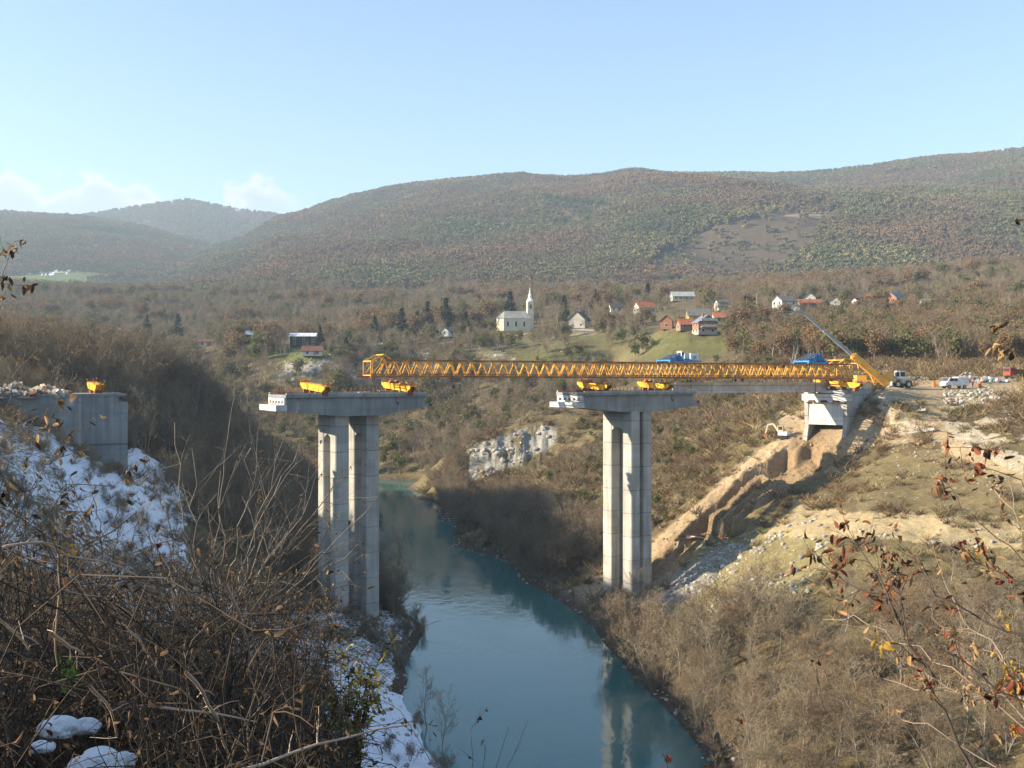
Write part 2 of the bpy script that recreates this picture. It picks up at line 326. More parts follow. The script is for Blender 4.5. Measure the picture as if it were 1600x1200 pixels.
LAND += [
 # the hill the photographer stands on
 (0, 0, -1.7), (-3, 3, -1.8), (-6, 5, -2.1), (0, 5, -2.8), (3, 5, -3.3), (-6, 12, -4.1), (0, 12, -6.5), (6, 12, -8), (-12, 20, -6.5), (0, 22, -13), (10, 22, -16), (12, 40, -29), (-8, 35, -18.5),
 (30, 30, -31), (20, 5, -8), (40, 10, -22), (-20, 5, -1.4), (-20, -20, 1), (20, -20, -3), (0, -20, 0), (-60, -20, 6), (-60, 10, 3), (-40, 50, -9), (-20, 50, -19), (-5, 60, -31), (-60, 40, -3), (-80, 80, 0), (-100, 110, 1),
 (-50, 80, -9.5), (-30, 80, -18), (-15, 80, -30), (-200, 50, 4), (-200, 150, 0), (90, 30, -34), (150, 30, -30), (60, 0, -30), (150, -50, -20),
 # left bank below the abutment
 (-20, 102, -34.3), (-30, 105, -28), (-43, 105, -17.5), (-47, 100, -8.5), (-65, 110, -7), (-18, 118, -35), (-30, 120, -26), (-37, 115, -19.5), (-46, 120, -13.5), (-48.5, 110, -9.5),
 (-24, 135, -33), (-36, 138, -24), (-47.5, 136.2, -13.6), (-58.5, 130.3, -5.2), (-66, 127, -2.9), (-58, 140, -9), (-50, 146, -14), (-70, 140, -3), (-22.5, 150, -32.5), (-27, 150, -31.5), (-40, 150, -22),
 (-28, 165, -32), (-45, 168, -20), (-60, 165, -9), (-80, 165, -2.8), (-80, 150, -2.6), (-85, 135, -2.5), (-100, 140, -2.2),
 # wooded ridge behind it
 (-100, 220, -0.5), (-78, 222, -2), (-68, 222, -5), (-60, 222, -11.5), (-47, 222, -24.5), (-38, 222, -33), (-140, 220, -1), (-75, 260, -13), (-60, 260, -24), (-110, 260, -4), (-90, 300, -20), (-140, 300, -4), (-120, 335, -22), (-165, 335, -9), (-200, 300, -3), (-300, 300, 5),
 # far bank and the cliff
 (-40, 400, -29), (-40, 425, -18), (-40, 480, -3), (-96, 430, -22), (-100, 560, 10), (-200, 470, -22), (-200, 540, 3), (-200, 700, 28), (-350, 520, -5), (-350, 800, 42),
 (-12, 323, -31), (10, 322, -27), (-12, 331, -19), (10, 331, -15), (-22, 335, -32), (-22, 350, -26), (10, 380, -10), (30, 380, -6), (-10, 430, -5), (40, 450, 0), (0, 520, 12),
 # right gorge side
 (10, 200, -33), (25, 205, -26), (25, 230, -24), (45, 230, -11), (60, 232, -5.5), (90, 230, -1), (10, 280, -26), (30, 280, -16), (55, 285, -7), (90, 280, 1), (-5, 240, -33.5), (80, 330, 5), (60, 380, 3), (30, 330, -12),
 (60, 196, -2.9), (75, 200, -2.6), (70, 190, -3.0), (95, 200, -2.4), (85, 207, -2.4), (110, 210, -1.7), (130, 220, 0), (52, 187, -11.8), (57, 184, -11.0), (62, 186, -5), (66, 182, -5.6), (60, 176, -11.5), (55, 172, -15.5),
 (70, 180, -7.8), (67, 166, -11), (69, 150, -14), (76, 191, -4.6), (79, 176, -7.2), (75, 160, -10), (85, 160, -7.5), (95, 180, -3.6), (110, 160, -2.5), (130, 170, 0),
 (49, 140, -20.3), (61, 130, -20.2), (35, 140, -26.5), (24, 143, -31.5), (45, 155, -19.5), (38, 160, -23), (30, 160, -28), (22, 165, -33), (17, 170.5, -33.9), (22, 176, -31.3), (33.5, 178, -22.5), (42, 183, -16.5), (30, 190, -24), (42, 196, -14),
 (60, 105, -24), (75, 100, -19), (40, 105, -30), (26, 110, -34.5), (90, 110, -13), (100, 140, -6), (60, 85, -27), (45, 85, -31), (80, 70, -22), (60, 78, -30),
 # the village terrace and what lies behind
 (3, 575, 23), (-8, 560, 21), (12, 590, 23.5), (1.7, 540, 18.5), (0, 500, 14.5), (25, 470, 12.5), (75, 430, 16), (66, 425, 14.5), (76, 400, 9), (60, 430, 12.5), (130, 550, 34), (200, 600, 40), (160, 450, 18), (160, 340, 8), (150, 300, 4), (120, 260, 1), (200, 300, 8), (225, 500, 30),
 (-30, 480, 9), (-30, 560, 20), (290, 700, 60), (330, 600, 52), (200, 750, 52), (100, 800, 53), (0, 850, 56), (-150, 850, 53), (-300, 900, 55), (-450, 900, 56), (0, 1000, 72), (300, 1000, 88), (-300, 1050, 70), (500, 900, 95), (-500, 1200, 85), (-160, 620, 20), (60, 650, 36), (-60, 680, 34)]
for (px, py, D) in [h[:3] for h in HOUSES] + [CHURCH]: LAND.append(((px - 800) / F * D, D, (HORIZON - py) / F * D))
LAND = np.array(LAND, dtype=np.float64)
def _ker(d): return np.sqrt(d * d + 16.0)
def _fit():
    n = len(LAND); P = LAND[:, :2]
    A = np.zeros((n + 3, n + 3)); D = np.sqrt(((P[:, None] - P[None]) ** 2).sum(-1))
    A[:n, :n] = _ker(D) + np.eye(n) * -1.5
    A[:n, n] = 1; A[:n, n + 1:] = P / 100; A[n, :n] = 1; A[n + 1:, :n] = P.T / 100
    return np.linalg.solve(A, np.concatenate([LAND[:, 2], np.zeros(3)]))
_W = _fit()
def _rbf(x, y):
    n = len(LAND); out = np.empty(len(x))
    for s in range(0, len(x), 20000):
        a = x[s:s + 20000]; b = y[s:s + 20000]
        d = np.sqrt((a[:, None] - LAND[None, :, 0]) ** 2 + (b[:, None] - LAND[None, :, 1]) ** 2)
        out[s:s + 20000] = _ker(d) @ _W[:n] + _W[n] + _W[n + 1] * a / 100 + _W[n + 2] * b / 100
    return out
SKY_MAIN = [(-900, 462), (-200, 452), (0, 450), (100, 448), (150, 442), (250, 418), (330, 393), (380, 375), (430, 345), (480, 329), (550, 304), (600, 295), (650, 288), (700, 283), (760, 280), (830, 281), (900, 281), (940, 276), (1000, 266), (1040, 269), (1100, 272), (1170, 275), (1230, 273), (1300, 266), (1400, 252), (1500, 243), (1600, 232), (1800, 209), (2600, 200)]
SKY_LEFT = [(-900, 300), (-200, 322), (0, 333), (50, 336), (120, 340), (200, 351), (280, 371), (350, 386), (420, 410), (500, 450), (2600, 460)]
SKY_FAR = [(-900, 345), (0, 345), (120, 339), (200, 327), (250, 319), (290, 314), (330, 320), (380, 330), (430, 337), (500, 348), (700, 380), (2600, 400)]
def _hill(px, r, tab, rr, r0, back, shape):
    y = np.interp(px, [a for a, b in tab], [b for a, b in tab]); e = (HORIZON - y) / F
    t = (r - r0) / (rr - r0)
    zt = e * rr; z0 = 0.070 * r0
    up = z0 + (zt - z0) * np.clip(t, 0, 1) ** shape
    dn = zt * (1 - 0.5 * sstep(0, 1, (r - rr) / back)) - (r - rr) * 0.05
    return np.where(t < 0, -500, np.where(t <= 1, up, dn))
def height(x, y):
    x = np.asarray(x, dtype=np.float64); y = np.asarray(y, dtype=np.float64)
    r = np.hypot(x, y)
    z = np.empty(len(x)); near = r < 1250
    if near.any(): z[near] = _rbf(x[near], y[near])
    if (~near).any(): z[~near] = 0
    yy = np.maximum(y, 1.0); px = 800 + F * x / yy
    rd = y                                                    # depth along the view axis
    base = 0.070 * np.maximum(r, 0) + (fbm(x / 260, y / 260, 5) - .5) * 16
    k = sstep(850, 1200, r); z = z * (1 - k) + base * k
    front = y > 300
    if front.any():
        p = px[front]; q = rd[front]; X = x[front]; Y = y[front]
        h = _hill(p, q, SKY_MAIN, 2600, 1120, 1400, 0.9)
        gul = (fbm(X / 330 + .4 * Y / 330, Y / 700, 21, 3) - .5) * 120 + (fbm(X / 130, Y / 160, 31, 3) - .5) * 26
        h = h + gul * sstep(1150, 1600, q) * (1 - sstep(2300, 2560, q) * 0.85)
        h2 = _hill(p, q, SKY_LEFT, 3000, 1700, 1300, 0.85) + (fbm(X / 500, Y / 700, 41, 3) - .5) * 60 * sstep(1800, 2200, q) * (1 - sstep(2650, 2950, q))
        h3 = _hill(p, q, SKY_FAR, 3800, 3000, 1500, 0.8) + (fbm(X / 500, Y / 900, 51, 3) - .5) * 80 * (1 - sstep(3500, 3760, q))
        h2 = np.where((p < 520), h2, -500); h3 = np.where(p < 720, h3, -500)
        z[front] = np.maximum.reduce([z[front] * (q < 1300) + np.where(q >= 1300, z[front], 0), h, h2, h3])
    # ---- local relief
    t = (x - P1.x) * U.x + (y - P1.y) * U.y; w = (x - P1.x) * N.x + (y - P1.y) * N.y
    rough = (fbm(x / 9, y / 9, 3, 4) - .5) * 1.6 + (fbm(x / 2.2, y / 2.2, 8, 3) - .5) * 0.45
    far = sstep(8, 40, r) * (1 - sstep(700, 1100, r))
    flat = np.exp(-(((x - 85) / 28) ** 2 + ((y - 203) / 8) ** 2))
    z = z + rough * far * (1 - .85 * flat) * np.where(z < WATER + 1.2, 0.25, 1)
    # excavation for the next piers under the bridge line: stepped benches cut across the slope
    z0 = z.copy()
    wob = (fbm(t / 7, t * 0 + 2.2, 61, 2) - .5) * 1.6 + (fbm(t / 1.5, w / 1.5, 63, 2) - .5) * .5
    ww = w + wob; tt = t + (fbm(w / 2.5, w * 0 + 9.1, 62, 2) - .5) * 2.2
    def box01(v, a, b, s_): return sstep(a - s_, a + s_, v) * (1 - sstep(b - s_, b + s_, v))
    drop = 3.4 * box01(ww, 1.5, 3.6, .18) * box01(tt, 56, 78, .8) + 2.8 * box01(ww, -1.9, -.5, .18) * box01(tt, 58, 70, .7) + 2.6 * box01(ww, -4.9, -3.6, .18) * box01(tt, 58, 67, .7) + 2.2 * box01(ww, -7.4, -6.2, .18) * box01(tt, 58, 64, .7)
    drop = drop + 2.0 * box01(ww, -8.0, 1.5, .5) * box01(tt, 71.5, 82, .8)
    drop = drop + 2.8 * box01(ww, 1.2, 2.7, .18) * box01(tt, 44, 54.5, .7) + 2.8 * box01(ww, -1.7, -.3, .18) * box01(tt, 44, 54.5, .7) + 3.0 * box01(ww, -7.5, -3.4, .4) * box01(tt, 46, 54.5, .8)
    shelf = box01(tt, 54.6, 60.6, .25) * box01(ww, -9.5, 2.6, .4); zs = -26.4 + .03 * (w + 3)
    z = np.where(shelf > 0, z * (1 - shelf) + np.minimum(z, zs) * shelf, z)
    foot = box01(tt, 44.0, 47.6, .3) * box01(ww, -6, 2.6, .4); z = np.where(foot > 0, z * (1 - foot) + np.minimum(z, -34.0) * foot, z)
    z = z - 1.3 * drop
    z = z + (fbm(x / 1.1, y / 1.1, 64, 3) - .5) * .9 * box01(w, -9, 9, 1) * box01(t, 45, 84, 2)
    # raised spoil bank along the far edge of the cut
    z = z + 1.1 * np.exp(-((w - 6.0) / 2.2) ** 2) * sstep(46, 54, t) * (1 - sstep(77, 85, t))
    # gravel tip beside the right pier
    z = z + 2.0 * np.exp(-(((t - 53) / 5) ** 2 + ((w + 7.5) / 2.2) ** 2))
    # pale rock terrace on the right slope
    rz = (fbm(x / 1.3, y / 1.3, 77, 3) - .5)
    # crag of the white cliff
    cl = np.exp(-(((x + 1) / 14) ** 4 + ((y - 327) / 6) ** 4)); z = z + cl * ((fbm(x / 2.6, y / 2.2, 91, 4) - .5) * 5.0 + (fbm(x / .9, y / 2.0, 92, 2) - .5) * 2.2)
    return z
def h1(x, y): return float(height(np.array([x]), np.array([y]))[0])

# ------------------------------------------------------------------ ground sheet
az_in = np.radians(np.arange(-29.5, 29.5, 0.085)); az_o1 = np.radians(np.arange(29.5, 80, 0.9)); az_o2 = np.radians(np.arange(80, 180.1, 5))
AZ = np.concatenate([-az_o2[::-1][:-1] if False else -az_o2[::-1], -az_o1[::-1][:-1], az_in, az_o1, az_o2])
AZ = np.unique(np.round(AZ, 6))
r1 = 1.0 * 1.03 ** np.arange(0, 139); r1 = r1[r1 < 58]
r2 = np.concatenate([np.arange(58, 168, .62), np.arange(168, 200, .27), np.arange(200, 215, .62)]); r3 = 215 * 1.0052 ** np.arange(0, 230); r3 = r3[r3 < 560]; r4 = 560 * 1.013 ** np.arange(0, 220); r4 = r4[r4 < 9000]
RR = np.concatenate([r1, r2, r3, r4])
A2, R2 = np.meshgrid(AZ, RR, indexing='ij')
GX = (np.sin(A2) * R2).ravel(); GY = (np.cos(A2) * R2).ravel()
GZ = height(GX, GY)
na, nr = A2.shape
ii = np.arange(na * nr).reshape(na, nr)
GF = np.stack([ii[:-1, :-1], ii[1:, :-1], ii[1:, 1:], ii[:-1, 1:]], -1).reshape(-1, 4)
# centre cap
GV = np.stack([GX, GY, GZ], 1)
cap = np.stack([np.full(na - 1, len(GV)), ii[1:, 0], ii[:-1, 0]], -1)
GVc = np.vstack([GV, [[0, 0, h1(0, 0)]]])
gy = np.maximum(GY, 1.0); GPX = 800 + F * GX / gy; GPY = HORIZON - F * GZ / gy; GPX[GY < 1] = -9999
# vertex cell areas for scattering
cell = np.gradient(A2, axis=0) * R2 * np.gradient(R2, axis=1); CELL = np.abs(cell).ravel()

def inpoly(px, py, poly):
    c = np.zeros(len(px), dtype=bool); n = len(poly); j = n - 1
    for i in range(n):
        xi, yi = poly[i]; xj, yj = poly[j]
        if yi != yj:
            c ^= ((yi > py) != (yj > py)) & (px < (xj - xi) * (py - yi) / (yj - yi) + xi)
        j = i
    return c
_j1 = (fbm(GX / 3.0, GY / 3.0, 101, 3) - .5); _j2 = (fbm(GX / 3.0, GY / 3.0, 111, 3) - .5)
def zone(poly, d0, d1, jag=14):
    """patch of ground: outline as seen in the photo, between two depths; ragged edge"""
    m = (GY > d0) & (GY < d1); o = np.zeros(len(GX), dtype=np.float32)
    idx = np.where(m)[0]
    if len(idx) and poly is not None:
        o[idx[inpoly(GPX[idx] + _j1[idx] * jag * 2, GPY[idx] + _j2[idx] * jag * 2, poly)]] = 1
    elif len(idx): o[idx] = 1
    return o
GT = (GX - P1.x) * U.x + (GY - P1.y) * U.y; GW = (GX - P1.x) * N.x + (GY - P1.y) * N.y

# base colours (albedo)
C_DRY = np.array([.185, .155, .072]); C_BUSH = np.array([.115, .085, .05]); C_GREEN = np.array([.13, .155, .045]); C_TAN = np.array([.40, .305, .195]); C_PALE = np.array([.52, .44, .31]); C_ROCK = np.array([.38, .36, .32]); C_GREY = np.array([.27, .25, .21]); C_BANK = np.array([.075, .055, .04])
n_a = fbm(GX / 22, GY / 22, 201, 4)[:, None]; n_b = fbm(GX / 6, GY / 6, 211, 4)[:, None]
GC = C_DRY * (1 - n_a) + C_BUSH * n_a
GC = GC * (0.75 + 0.5 * n_b)
def paint(mask, c, k=1.0):
    global GC
    m = (mask * k)[:, None]; GC = GC * (1 - m) + np.asarray(c) * (0.72 + .56 * n_b) * m
SNOW = np.zeros(len(GX), dtype=np.float32)
# woodland floor far away
paint(sstep(600, 1000, GY), (.10, .075, .05))
# green pasture around the village
paint(zone([(760, 548), (800, 530), (900, 525), (985, 515), (1080, 520), (1160, 520), (1180, 560), (760, 566)], 395, 560, 8), C_GREEN * np.array([1.0, .84, 1.0]), .3 + .5 * (n_a[:, 0] > .5))
paint(zone([(380, 540), (600, 535), (600, 560), (560, 568), (380, 560)], 400, 560, 6), C_GREEN, .7)
paint(zone([(0, 428), (140, 425), (240, 440), (120, 452), (0, 452)], 1500, 3000, 8), np.array([.12, .17, .07]), .9)
paint(zone([(1390, 560), (1600, 530), (1600, 590), (1400, 590)], 215, 330, 8), np.array([.17, .145, .07]), .8)
paint(zone([(1000, 395), (1180, 330), (1290, 330), (1260, 420), (1050, 430)], 1500, 2600, 10), np.array([.30, .22, .15]), .95)
# bare karst with stones
paint(zone([(420, 570), (680, 550), (700, 590), (420, 600)], 395, 520, 10) * (fbm(GX / 3, GY / 3, 221, 3) > .55), C_ROCK, .8)
CRAG = zone([(733, 750), (733, 708), (755, 692), (800, 676), (862, 664), (874, 690), (825, 715), (785, 738)], 295, 352, 7)
paint(CRAG * (fbm(GX / 1.6, GY / 3.2, 225, 3) > .40), C_ROCK * .85, .85)
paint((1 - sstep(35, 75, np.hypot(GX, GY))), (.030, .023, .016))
paint(((GX < np.interp(GY, [p[1] for p in LEFT_SHORE], [p[0] for p in LEFT_SHORE])) & (GY > 145) & (GY < 350) & (GZ > WATER + 1)).astype(float), (.06, .045, .03), .85)  # dark leaf litter, darkened further so the ridge's shade is in the colour
# building site earth
road = zone([(1395, 588), (1600, 585), (1600, 622), (1500, 632), (1475, 640), (1478, 665), (1520, 700), (1600, 740), (1600, 775), (1545, 742), (1475, 705), (1448, 660), (1440, 628), (1380, 615)], 120, 245, 6)
paint(zone([(1220, 640), (1380, 600), (1450, 620), (1470, 665), (1440, 685), (1360, 700), (1300, 745), (1215, 700)], 165, 215, 5), C_TAN * .85, .95)
paint(zone([(1360, 612), (1480, 620), (1600, 640), (1600, 690), (1420, 690)], 140, 215, 10) * (fbm(GX / 4, GY / 4, 231, 3) > .47), C_PALE, .8)
paint(road, C_TAN * np.array([.95, .93, .85]), .95)
spoil = sstep(3.0, 3.6, GW) * (1 - sstep(7.5, 11, GW + (n_b[:, 0] - .5) * 9)) * sstep(42, 48, GT) * (1 - sstep(81, 88, GT))
paint(spoil, C_TAN * np.array([1.05, 1.0, .95]), .85)
cut = sstep(-10, -7, GW) * (1 - sstep(3.2, 4.2, GW)) * sstep(44, 50, GT) * (1 - sstep(82, 87, GT)); paint(cut, C_TAN * np.array([.66, .60, .54]), .95)
paint(zone([(1090, 850), (1200, 822), (1260, 830), (1330, 845), (1260, 920), (1180, 940), (1090, 965), (1020, 950)], 125, 178, 10), C_DRY * 1.35, .8)
paint(zone([(1000, 915), (1130, 850), (1170, 850), (1080, 940), (960, 950)], 140, 182, 8), C_GREY, .9)
paint(zone([(1240, 780), (1330, 800), (1480, 800), (1600, 820), (1600, 862), (1450, 845), (1300, 838), (1190, 838)], 110, 175, 8), C_PALE * np.array([.95, .88, .72]), .62)
paint(zone([(1480, 640), (1520, 668), (1600, 715), (1600, 745), (1520, 705), (1475, 668)], 120, 200, 6), C_PALE, .75)
paint(zone([(860, 810), (945, 840), (945, 925), (1000, 930), (930, 960), (850, 920)], 160, 230, 10), C_TAN * .8, .7)
paint(zone([(1300, 740), (1470, 700), (1600, 760), (1600, 815), (1350, 800)], 120, 180, 14) * (n_a[:, 0] > .45), np.array([.19, .15, .078]), .8)
# damp dark river bank
bank = (1 - sstep(WATER + .3, WATER + 1.6, GZ)) * (GY > 60) * (GY < 460); paint(bank, C_BANK, .9)
# left embankment crest
paint(zone([(-100, 585), (190, 590), (190, 620), (60, 640), (-100, 640)], 110, 170, 8), C_GREY * 1.2, .8)
# snow lying on the shaded left slope and in hollows
snow = zone([(-60, 640), (40, 655), (190, 735), (300, 800), (300, 900), (420, 960), (620, 940), (680, 980), (660, 1060), (720, 1230), (420, 1230), (300, 1000), (-60, 900)], 85, 160, 16)
SNOW = np.maximum(SNOW, snow * (0.70 - .5 * (GZ < WATER + .6)))
SNOW = np.maximum(SNOW, zone([(55, 655), (130, 690), (200, 745), (290, 815), (290, 870), (220, 880), (120, 790)], 90, 150, 14) * 1.12)
SNOW = np.maximum(SNOW, zone([(195, 700), (240, 690), (300, 800), (190, 760)], 125, 165, 8) * .9)
SNOW = np.maximum(SNOW, zone([(520, 1040), (645, 1050), (650, 1110), (700, 1210), (480, 1210)], 90, 125, 6) * 1.3)
SNOW = np.maximum(SNOW, zone([(735, 530), (760, 535), (800, 540), (790, 555), (810, 562), (760, 566)], 440, 560, 5) * .6)
SNOW = np.maximum(SNOW, zone([(890, 515), (935, 518), (930, 528), (885, 526)], 440, 580, 3) * .58)
SNOW = np.maximum(SNOW, zone([(500, 533), (600, 528), (600, 540), (500, 543)], 440, 560, 4) * .7)
SNOW = np.maximum(SNOW, zone([(0, 426), (110, 421), (110, 427), (0, 432)], 1500, 3200, 4) * .9)
SNOW = np.maximum(SNOW, ((fbm(GX / 60, GY / 30, 301, 3) > .70) & (GY > 1600) & (GY < 2500) & (GPX > 1000)).astype(np.float32) * .8)

gm = bpy.data.materials.new('ground_cover'); gm.use_nodes = True; nt = gm.node_tree; Lk = nt.links.new; PB = nt.nodes['Principled BSDF']
PB.inputs['Roughness'].default_value = 0.95; PB.inputs['Specular IOR Level'].default_value = 0.1
def gn(t, **k):
    n = nt.nodes.new(t)
    for a, b in k.items(): setattr(n, a, b)
    return n
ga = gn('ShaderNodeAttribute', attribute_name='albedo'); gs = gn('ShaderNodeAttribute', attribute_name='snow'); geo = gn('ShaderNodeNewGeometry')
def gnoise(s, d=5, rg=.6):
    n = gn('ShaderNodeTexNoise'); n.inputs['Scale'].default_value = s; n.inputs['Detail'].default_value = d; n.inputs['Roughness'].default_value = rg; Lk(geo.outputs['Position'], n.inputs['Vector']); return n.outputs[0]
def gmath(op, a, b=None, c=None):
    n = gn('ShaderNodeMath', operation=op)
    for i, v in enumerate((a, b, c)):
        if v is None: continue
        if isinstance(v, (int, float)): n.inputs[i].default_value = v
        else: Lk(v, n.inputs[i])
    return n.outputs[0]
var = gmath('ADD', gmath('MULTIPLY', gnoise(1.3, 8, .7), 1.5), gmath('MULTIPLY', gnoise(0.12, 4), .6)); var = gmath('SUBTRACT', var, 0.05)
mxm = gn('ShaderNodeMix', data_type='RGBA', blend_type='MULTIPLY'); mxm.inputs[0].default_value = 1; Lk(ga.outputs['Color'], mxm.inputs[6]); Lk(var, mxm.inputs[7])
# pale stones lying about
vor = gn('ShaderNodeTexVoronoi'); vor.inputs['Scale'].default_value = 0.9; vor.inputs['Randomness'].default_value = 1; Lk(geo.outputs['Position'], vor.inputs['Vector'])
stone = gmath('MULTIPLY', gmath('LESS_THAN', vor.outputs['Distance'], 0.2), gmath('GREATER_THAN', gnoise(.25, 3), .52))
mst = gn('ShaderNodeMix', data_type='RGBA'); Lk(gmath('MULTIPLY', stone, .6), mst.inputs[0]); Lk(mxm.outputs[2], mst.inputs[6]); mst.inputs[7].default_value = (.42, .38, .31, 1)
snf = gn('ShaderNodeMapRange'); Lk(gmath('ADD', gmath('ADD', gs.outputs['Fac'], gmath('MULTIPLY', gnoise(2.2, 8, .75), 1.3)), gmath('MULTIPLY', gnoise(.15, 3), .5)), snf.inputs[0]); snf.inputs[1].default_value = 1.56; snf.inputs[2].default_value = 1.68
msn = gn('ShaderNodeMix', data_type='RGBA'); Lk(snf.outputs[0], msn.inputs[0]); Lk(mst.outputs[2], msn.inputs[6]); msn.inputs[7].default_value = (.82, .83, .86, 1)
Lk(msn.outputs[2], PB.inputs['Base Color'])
bmp = gn('ShaderNodeBump'); bmp.inputs['Distance'].default_value = 0.35; bmp.inputs['Strength'].default_value = 0.9; Lk(gnoise(1.1, 8, .7), bmp.inputs['Height']); Lk(bmp.outputs[0], PB.inputs['Normal'])

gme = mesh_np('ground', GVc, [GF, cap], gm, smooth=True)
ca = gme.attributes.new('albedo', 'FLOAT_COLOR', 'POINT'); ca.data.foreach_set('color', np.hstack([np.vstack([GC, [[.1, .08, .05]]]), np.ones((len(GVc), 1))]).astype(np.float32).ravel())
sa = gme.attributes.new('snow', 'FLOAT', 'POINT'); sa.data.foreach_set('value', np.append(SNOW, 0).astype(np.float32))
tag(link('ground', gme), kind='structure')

# ------------------------------------------------------------------ river
wm = bpy.data.materials.new('river_water'); wm.use_nodes = True; nt = wm.node_tree; Lk = nt.links.new; PB = nt.nodes['Principled BSDF']
geo = gn('ShaderNodeNewGeometry')
PB.inputs['Roughness'].default_value = 0.06; PB.inputs['IOR'].default_value = 1.333; PB.inputs['Specular IOR Level'].default_value = 0.5
rp = gn('ShaderNodeValToRGB'); rp.color_ramp.elements[0].color = (.034, .118, .108, 1); rp.color_ramp.elements[1].color = (.050, .150, .138, 1); Lk(gnoise(.05, 4), rp.inputs[0]); Lk(rp.outputs[0], PB.inputs['Base Color'])
mpn = gn('ShaderNodeMapping'); mpn.inputs['Scale'].default_value = (1.0, .55, 1); mpn.inputs['Rotation'].default_value = (0, 0, R(-12)); Lk(geo.outputs['Position'], mpn.inputs[0])
nA = gn('ShaderNodeTexNoise'); nA.inputs['Scale'].default_value = .8; nA.inputs['Detail'].default_value = 5; Lk(mpn.outputs[0], nA.inputs['Vector'])
nB = gn('ShaderNodeTexNoise'); nB.inputs['Scale'].default_value = .10; nB.inputs['Detail'].default_value = 2; Lk(geo.outputs['Position'], nB.inputs['Vector'])
bmp = gn('ShaderNodeBump'); bmp.inputs['Strength'].default_value = .6; bmp.inputs['Distance'].default_value = .10
mrr = gn('ShaderNodeMapRange'); mrr.inputs[1].default_value = .4; mrr.inputs[2].default_value = .65; mrr.inputs[3].default_value = .02; mrr.inputs[4].default_value = .09; Lk(gnoise(.13, 5, .6), mrr.inputs[0]); Lk(mrr.outputs[0], PB.inputs['Roughness'])
Lk(gmath('MULTIPLY', nA.outputs[0], gmath('POWER', nB.outputs[0], 1.5)), bmp.inputs['Height']); Lk(bmp.outputs[0], PB.inputs['Normal'])
tag(link('river_water', mesh_np('river_water', [(-420, 30, WATER), (120, 30, WATER), (120, 470, WATER), (-420, 470, WATER)], np.array([[0, 1, 2, 3]]), wm)), kind='structure')

# ------------------------------------------------------------------ air
hm = bpy.data.materials.new('haze'); hm.use_nodes = True; nt = hm.node_tree; nt.nodes.clear()
o_ = nt.nodes.new('ShaderNodeOutputMaterial'); pv = nt.nodes.new('ShaderNodeVolumePrincipled'); pv.inputs['Density'].default_value = 0.000165; pv.inputs['Color'].default_value = (.66, .83, 1.0, 1); pv.inputs['Anisotropy'].default_value = 0.2
nt.links.new(pv.outputs[0], o_.inputs['Volume'])
hz = MB().box((0, 0, (float(GZ.max()) + 40 + float(GZ.min()) - 1) / 2), (18800, 18800, float(GZ.max()) + 40 - float(GZ.min()) + 1)).build('haze', hm); tag(hz, kind='stuff')
print('ground', len(GVc), float(GZ.min()), float(GZ.max()))

# ================================================================== THE BRIDGE
GN_ = lambda t, w: h1(*(B(t, w, 0).xy))
def bridge_obj(mb, name, m, parent, bevel=0.0):
    """mb is drawn in bridge coordinates (along, across, up) relative to its thing's own origin"""
    return mb.build(name, m, parent, bevel=bevel)

def pier(t, s_u, s_n, a, b, label, inset, yaw):
    root = empty('bridge_pier', B(t, 0, ZD - 3.1), R(yaw), label, 'bridge pier', 'concrete bridge piers standing in the gorge')
    ztop = -0.02
    for su in (-1, 1):
        for sn in (-1, 1):
            cx = su * s_u / 2; cy = sn * s_n / 2
            zb = min(GN_(t + cx, cy) , GN_(t + cx - a, cy - b), WATER + 4) - (ZD - 3.1) - 3.0
            mb = MB()
            # chamfered rectangular shaft
            c = 0.12; o = [(-a / 2 + c, -b / 2), (a / 2 - c, -b / 2), (a / 2, -b / 2 + c), (a / 2, b / 2 - c), (a / 2 - c, b / 2), (-a / 2 + c, b / 2), (-a / 2, b / 2 - c), (-a / 2, -b / 2 + c)]
            mb.prism([Vector((cx + x, cy + y, 0)) for x, y in o], (0, 0, zb), (0, 0, ztop))
            bridge_obj(mb, 'column', M['concrete'], root)
    # cross walls tying the front and back column at the head
    for su in (-1, 1):
        mb = MB(); w = s_n - b
        y0 = -w / 2; y1 = w / 2
        mb.prism([Vector((0, y0 + .002, 0)), Vector((0, y0 + .002, -3.0)), Vector((0, y0 + .8, -2.5)), Vector((0, y1 - .8, -2.5)), Vector((0, y1 - .002, -3.0)), Vector((0, y1 - .002, 0))], (su * s_u / 2 - a / 2 + inset, 0, -0.04), (su * s_u / 2 + a / 2 - 0.1, 0, -0.04))
        bridge_obj(mb, 'cross_wall', M['concrete'], root)
    return root
pier(0.0, 5.1, 3.1, 2.2, 1.5, 'four legged concrete pier whose feet stand behind bare bushes on the snowy bank', 0.1, 42)
pier(T2, 2.5, 4.7, 1.8, 2.1, 'four legged concrete pier with sunlit faces standing beside the gravel tip and the dug slope', 0.1, 36)

